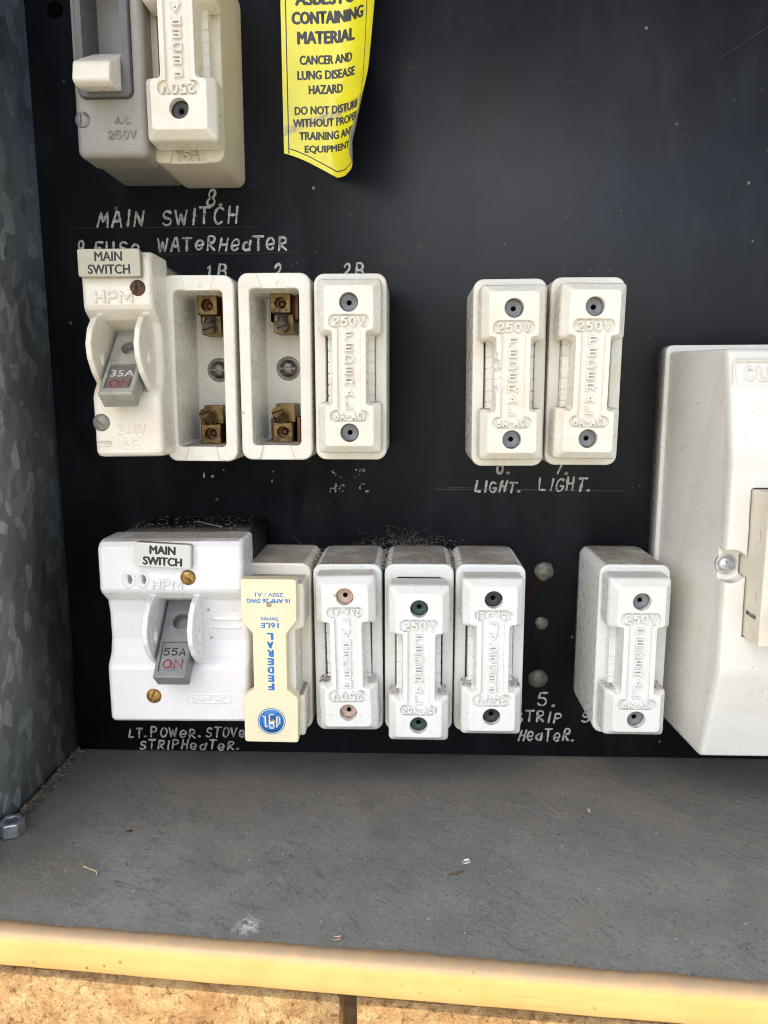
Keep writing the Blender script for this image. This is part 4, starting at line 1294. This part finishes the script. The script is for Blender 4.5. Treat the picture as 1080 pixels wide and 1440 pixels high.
stx("ASBESTOS", 18.4, 53.6, 4.5, 26.0, .33); stx("CONTAINING", 18.2, 47.1, 4.4, 28.4, .33); stx("MATERIAL", 17.2, 40.3, 4.4, 22.5, .33)
stx("CANCER AND", 17.0, 32.6, 3.2, 20.6, .2); stx("LUNG DISEASE", 17.2, 27.4, 3.2, 23.0, .2); stx("HAZARD", 16.6, 22.3, 3.2, 13.4, .2)
stx("DO NOT DISTURB", 18.0, 15.0, 3.0, 27.2, .17); stx("WITHOUT PROPER", 17.9, 10.6, 3.0, 28.4, .17); stx("TRAINING AND", 18.0, 5.9, 3.0, 24.0, .17); stx("EQUIPMENT", 18.0, 1.0, 3.0, 20.0, .17)
def border(path):
    prev = None
    for u, v, du, dv in path:
        a, c = b.verts.new(sfn(u - du, v - dv, .01)), b.verts.new(sfn(u + du, v + dv, .01))
        if prev: b.faces.new((prev[0], prev[1], c, a))
        prev = (a, c)
border([(1.9, -.2 + 90 * i / 60, .2, 0) for i in range(61)])
border([(SW - 5.5, -4.2 + 94 * i / 60, .2, 0) for i in range(61)])
border([(u, vbot(u) + 2.2, 0, .2) for u in [2.0 + (SW - 7.5) * i / 60 for i in range(61)]])
obj("sticker_print", b, 'inkgrey', st, smooth=0, weighted=False, label="black capital letters and thin black border")

# ------------------------------------------------------------------ sealant blobs in old screw holes
def seal(label, x, z, r, h, drip=None):
    t = thing("sealant_blob", label, "sealant blob", (x, 0, z), 0, "sealant blobs between the fuses")
    b = NB(); dome(b, (0, 0), r, h, 0, 32, 9, .95)
    for v in b.verts: v.co += Vector((mnoise.noise(v.co * .35 + Vector((x, 0, 0))), .5 * mnoise.noise(v.co * .5 + Vector((z, 3, 0))), mnoise.noise(v.co * .35 + Vector((0, z, 0))))) * .6
    obj("blob", b, 'seal', t, 0, weighted=False)
    if drip:
        b = NB()
        L_, R_ = [], []
        for k, (dx, dz, rr) in enumerate([(0, 0, drip[0][2])] + list(drip)):
            L_.append((dx - rr * .8, dz + .3 * rr)); R_.append((dx + rr * .8, dz - .3 * rr))
        prism(b, rpoly(L_ + [(drip[-1][0] - .3, drip[-1][1] - drip[-1][2])] + R_[::-1], .8, 3), 0, .35)
        obj("drip", b, 'drip', t)
seal("pale sealant blob with a long brown drip, topmost of the three", 54.5, -73.3, 4.2, 2.4, [(-1.5, -3.2, 3.0), (-3.4, -6.0, 2.4), (-5.0, -8.8, 2.0), (-6.2, -11.4, 1.6)])
seal("smallest sealant blob, dull and smeared, between the other two", 54.0, -95.6, 2.9, 1.5, [(-.6, -2.6, 2.6), (-2.2, -4.4, 1.8)])
seal("round pale sealant blob just above the painted number 5", 53.4, -120.0, 4.2, 2.2, [(2.0, -3.0, 2.4)])

# ------------------------------------------------------------------ loose bits on the floor
t = thing("hex_nut", "shiny zinc hexagonal nut lying on the floor against the side wall", "nut", (-142.6, 62.5, FZ + .1), 0)
b = NB()
n = 48
def hexr(a): 
    a = (a + .35) % (math.pi / 3) - math.pi / 6
    return 3.9 / math.cos(a)
rings = [[(hexr(2 * math.pi * i / n) * s * math.cos(2 * math.pi * i / n), hexr(2 * math.pi * i / n) * s * math.sin(2 * math.pi * i / n), z) for i in range(n)] for s, z in ((.93, 0), (1, .5), (1, 4.6), (.93, 5.1))]
for k in range(14):
    r = 2.55 if k % 2 == 0 else 2.2
    rings.append([(r * math.cos(2 * math.pi * i / n), r * math.sin(2 * math.pi * i / n), 5.1 - .37 * k) for i in range(n)])
loft(b, rings, False, False)
obj("nut_body", b, 'zinc', t, 30)

def floor_bit(name, label, cat, mat, x, d, build, smooth=38):
    b = NB(); build(b)
    o = obj(name, b, mat, smooth=smooth, weighted=False); o.location = Vector(V3(x, d, FZ)) * MM
    return tag(o, label, cat)
def prism_flat(b, pts, h):
    lo = [b.verts.new(V3(x, d, 0.05)) for x, d in pts]; hi = [b.verts.new(V3(x * .95, d * .95, h + .25 * x)) for x, d in pts]
    for i in range(len(pts)): b.faces.new((lo[i], lo[(i + 1) % len(pts)], hi[(i + 1) % len(pts)], hi[i]))
    b.faces.new(lo); b.faces.new(list(reversed(hi)))
floor_bit("paint_flake", "small angular white flake lying on the grey floor", "flake", 'flake', 18.3, 73.7, lambda b: prism_flat(b, [(-1.7, .5), (-.3, 1.1), (1.5, .5), (.9, -.9), (-.6, -1.0)], .5))
floor_bit("straw_piece", "bent piece of pale dry straw on the floor near the nut", "straw", 'straw', -105.5, 82.2, lambda b: tube(b, [(-3.2, -1.6, .4), (-1, -.4, .5), (1.6, .7, .45), (2.6, 1.1, .4), (2.9, 2.4, .3)], .32, 6))
floor_bit("twig_piece", "tiny brown forked twig on the floor near the white flake", "twig", 'twig', 14.3, 80.1, lambda b: [tube(b, [(-2.4, .6, .3), (-.5, .2, .5), (1.2, -.6, .5), (2.6, -1.2, .3)], .25, 5), tube(b, [(-.5, .2, .5), (.6, .9, .4)], .2, 5)])
floor_bit("pebble", "small pale pebble on the floor below the big white cover", "pebble", 'pebble', 66.2, 42.5, lambda b: blob(b, (0, 0, .7), .95, .2, 2))
floor_bit("bark_chip", "reddish brown chip on the floor between the straw and the side wall", "chip", 'rust', -101.5, 60.0, lambda b: prism_flat(b, [(-1.2, .3), (1.0, .5), (1.3, -.2), (-.8, -.4)], .35))
floor_bit("pink_chip", "flat pinkish chip on the floor beside the yellow lip", "chip", 'cappink', -21.5, 110.2, lambda b: prism_flat(b, [(-1.3, .5), (0, .8), (1.4, .4), (1.2, -.5), (-.9, -.6)], .4))

# dirt heaped along the side wall and scattered grit
random.seed(11)
b = NB()
for i in range(620):
    d = random.uniform(-2, 100) ** 1.0
    if random.random() < .55: d = random.uniform(0, 62)
    hgt = abs(random.gauss(0, 1.5)) * (1.15 if d < 55 else .5)
    r = random.uniform(.18, .75) * (1.0 if d < 60 else .6)
    blob(b, (-146.6 + hgt * 1.1, d, max(.05, .9 - hgt * .3)), r, .35, 1)
for i in range(60):
    x, d = -146 + random.uniform(0, 4), random.uniform(0, 60)
    a = random.uniform(0, 6.3); L = random.uniform(1.0, 3.0)
    tube(b, [(x, d, .9), (x + L * .5 * math.cos(a), d + L * .5 * math.sin(a), 1.3), (x + L * math.cos(a), d + L * math.sin(a), .7)], .10, 4)
o = obj("dirt", b, 'dirt', smooth=0, weighted=False); o.location = (0, 0, FZ * MM)
tag(o, "line of brown dirt heaped where the side wall meets the floor", "dirt", kind='stuff')
b = NB()
for i in range(900):
    x = random.uniform(-143, 160); d = random.uniform(2, 1) + (random.random() ** .8) * (LIP(x) - 8)
    blob(b, (x, d, .02), random.choice((.10, .12, .16, .2, .3)) * random.uniform(.7, 1.2), .3, 1)
o = obj("grit", b, 'dirt', smooth=0, weighted=False); o.location = (0, 0, FZ * MM)
tag(o, "fine grit scattered over the grey floor", "grit", kind='stuff')
b = NB()
for i in range(38):
    x = random.uniform(-140, 160); d = (random.random()) * (LIP(x) - 10) + 3
    blob(b, (x, d, .05), random.choice((.08, .1, .12, .16, .24)), .3, 1)
o = obj("white_crumbs", b, 'flake', smooth=0, weighted=False); o.location = (0, 0, FZ * MM)
tag(o, "tiny white crumbs scattered over the grey floor", "crumbs", kind='stuff')

# cobweb and fluff over the lower row
random.seed(21)
b = NB()
def strand(p, q, sag=1.0, r=.055):
    pts = []
    for k in range(7):
        s = k / 6
        pts.append((p[0] + (q[0] - p[0]) * s + random.uniform(-.25, .25), p[1] + (q[1] - p[1]) * s, p[2] + (q[2] - p[2]) * s - sag * math.sin(math.pi * s) + random.uniform(-.2, .2)))
    tube(b, pts, r * random.uniform(.6, 1.4), 4)
for i in range(70):                                                   # matted threads
    x = random.gauss(-3, 9); z = -61.6 + abs(random.gauss(0, 2.4)); d = random.uniform(.3, 9)
    a = random.uniform(0, 6.28); pts = []
    for k in range(random.randint(4, 10)):
        pts.append((x, d, z)); a += random.gauss(0, .8)
        x += 1.1 * math.cos(a); z = max(-61.9, z + .8 * math.sin(a)); d = max(.2, min(12, d + random.uniform(-.7, .7)))
    tube(b, pts, random.uniform(.012, .03), 4)
for i in range(260):
    x = random.gauss(-2, 10); z = -61.7 + abs(random.gauss(0, 1.2)); blob(b, (x, random.uniform(.3, 9), z), random.uniform(.06, .24), .4, 1)
for q in ((( -50, 1, -58), (-33, 30, -62)), ((-10, 34, -62), (2, 1, -57)), ((-80, 1, -50), (-62, 30, -60))):
    strand(q[0], q[1], .8, .045)
o = obj("cobweb", b, 'web', smooth=0, weighted=False)
tag(o, "dusty grey cobweb above the middle fuses of the bottom row", "cobweb", kind='stuff')
b = NB()
for gx in (-36.9, -10.5, 15.6, -63.5):                                # fluff packed in the gaps between the lower fuses
    for i in range(110):
        d = random.uniform(4, 34); blob(b, (gx + random.gauss(0, .55), d, -63.0 + random.uniform(-2.4, .2)), random.uniform(.15, .5), .4, 1)
for i in range(260):
    x = random.uniform(-108, -62); d = random.uniform(1, 31); blob(b, (x, d, -50.6 + random.uniform(-.05, .1)), random.uniform(.06, .26), .4, 1)
for cx, cz, up, dd in ((-23.3, -93.3, True, .8), (2.5, -96.0, False, 3.0), (28.5, -93.6, True, 2.2), (79.5, -93.2, False, 2.2)):
    zl = cz - (10.9 if up else 11.6)                              # ledge of the lower block beside the shaft
    for i in range(420):
        x = cx + random.choice((-1, 1)) * (6.3 + 4.2 * random.random() ** 1.7); d = random.uniform(38.5, 43.6 + dd)
        blob(b, (x, d, zl - .12 + random.uniform(-.05, .22) * (1 if abs(x - cx) < 8.0 else .3)), random.uniform(.07, .20), .35, 1)
for cx in (-50.2, -23.6, 2.6, 28.6, 80.5):
    for i in range(46):                                           # crumbs along the upper front edge of each base
        blob(b, (cx + random.uniform(-11.5, 11.5), random.uniform(30, 36.0), -62.15 + random.uniform(-.05, .1)), random.choice((.08, .1, .14, .22, .3)), .4, 1)
tube(b, [(-86, 16, -50.0), (-82, 20, -49.7), (-76, 24, -50.1), (-72, 27, -50.2)], .22, 5)
o = obj("dust", b, 'fluff', smooth=0, weighted=False)
tag(o, "grey brown dust packed between and on top of the lower row", "dust", kind='stuff')
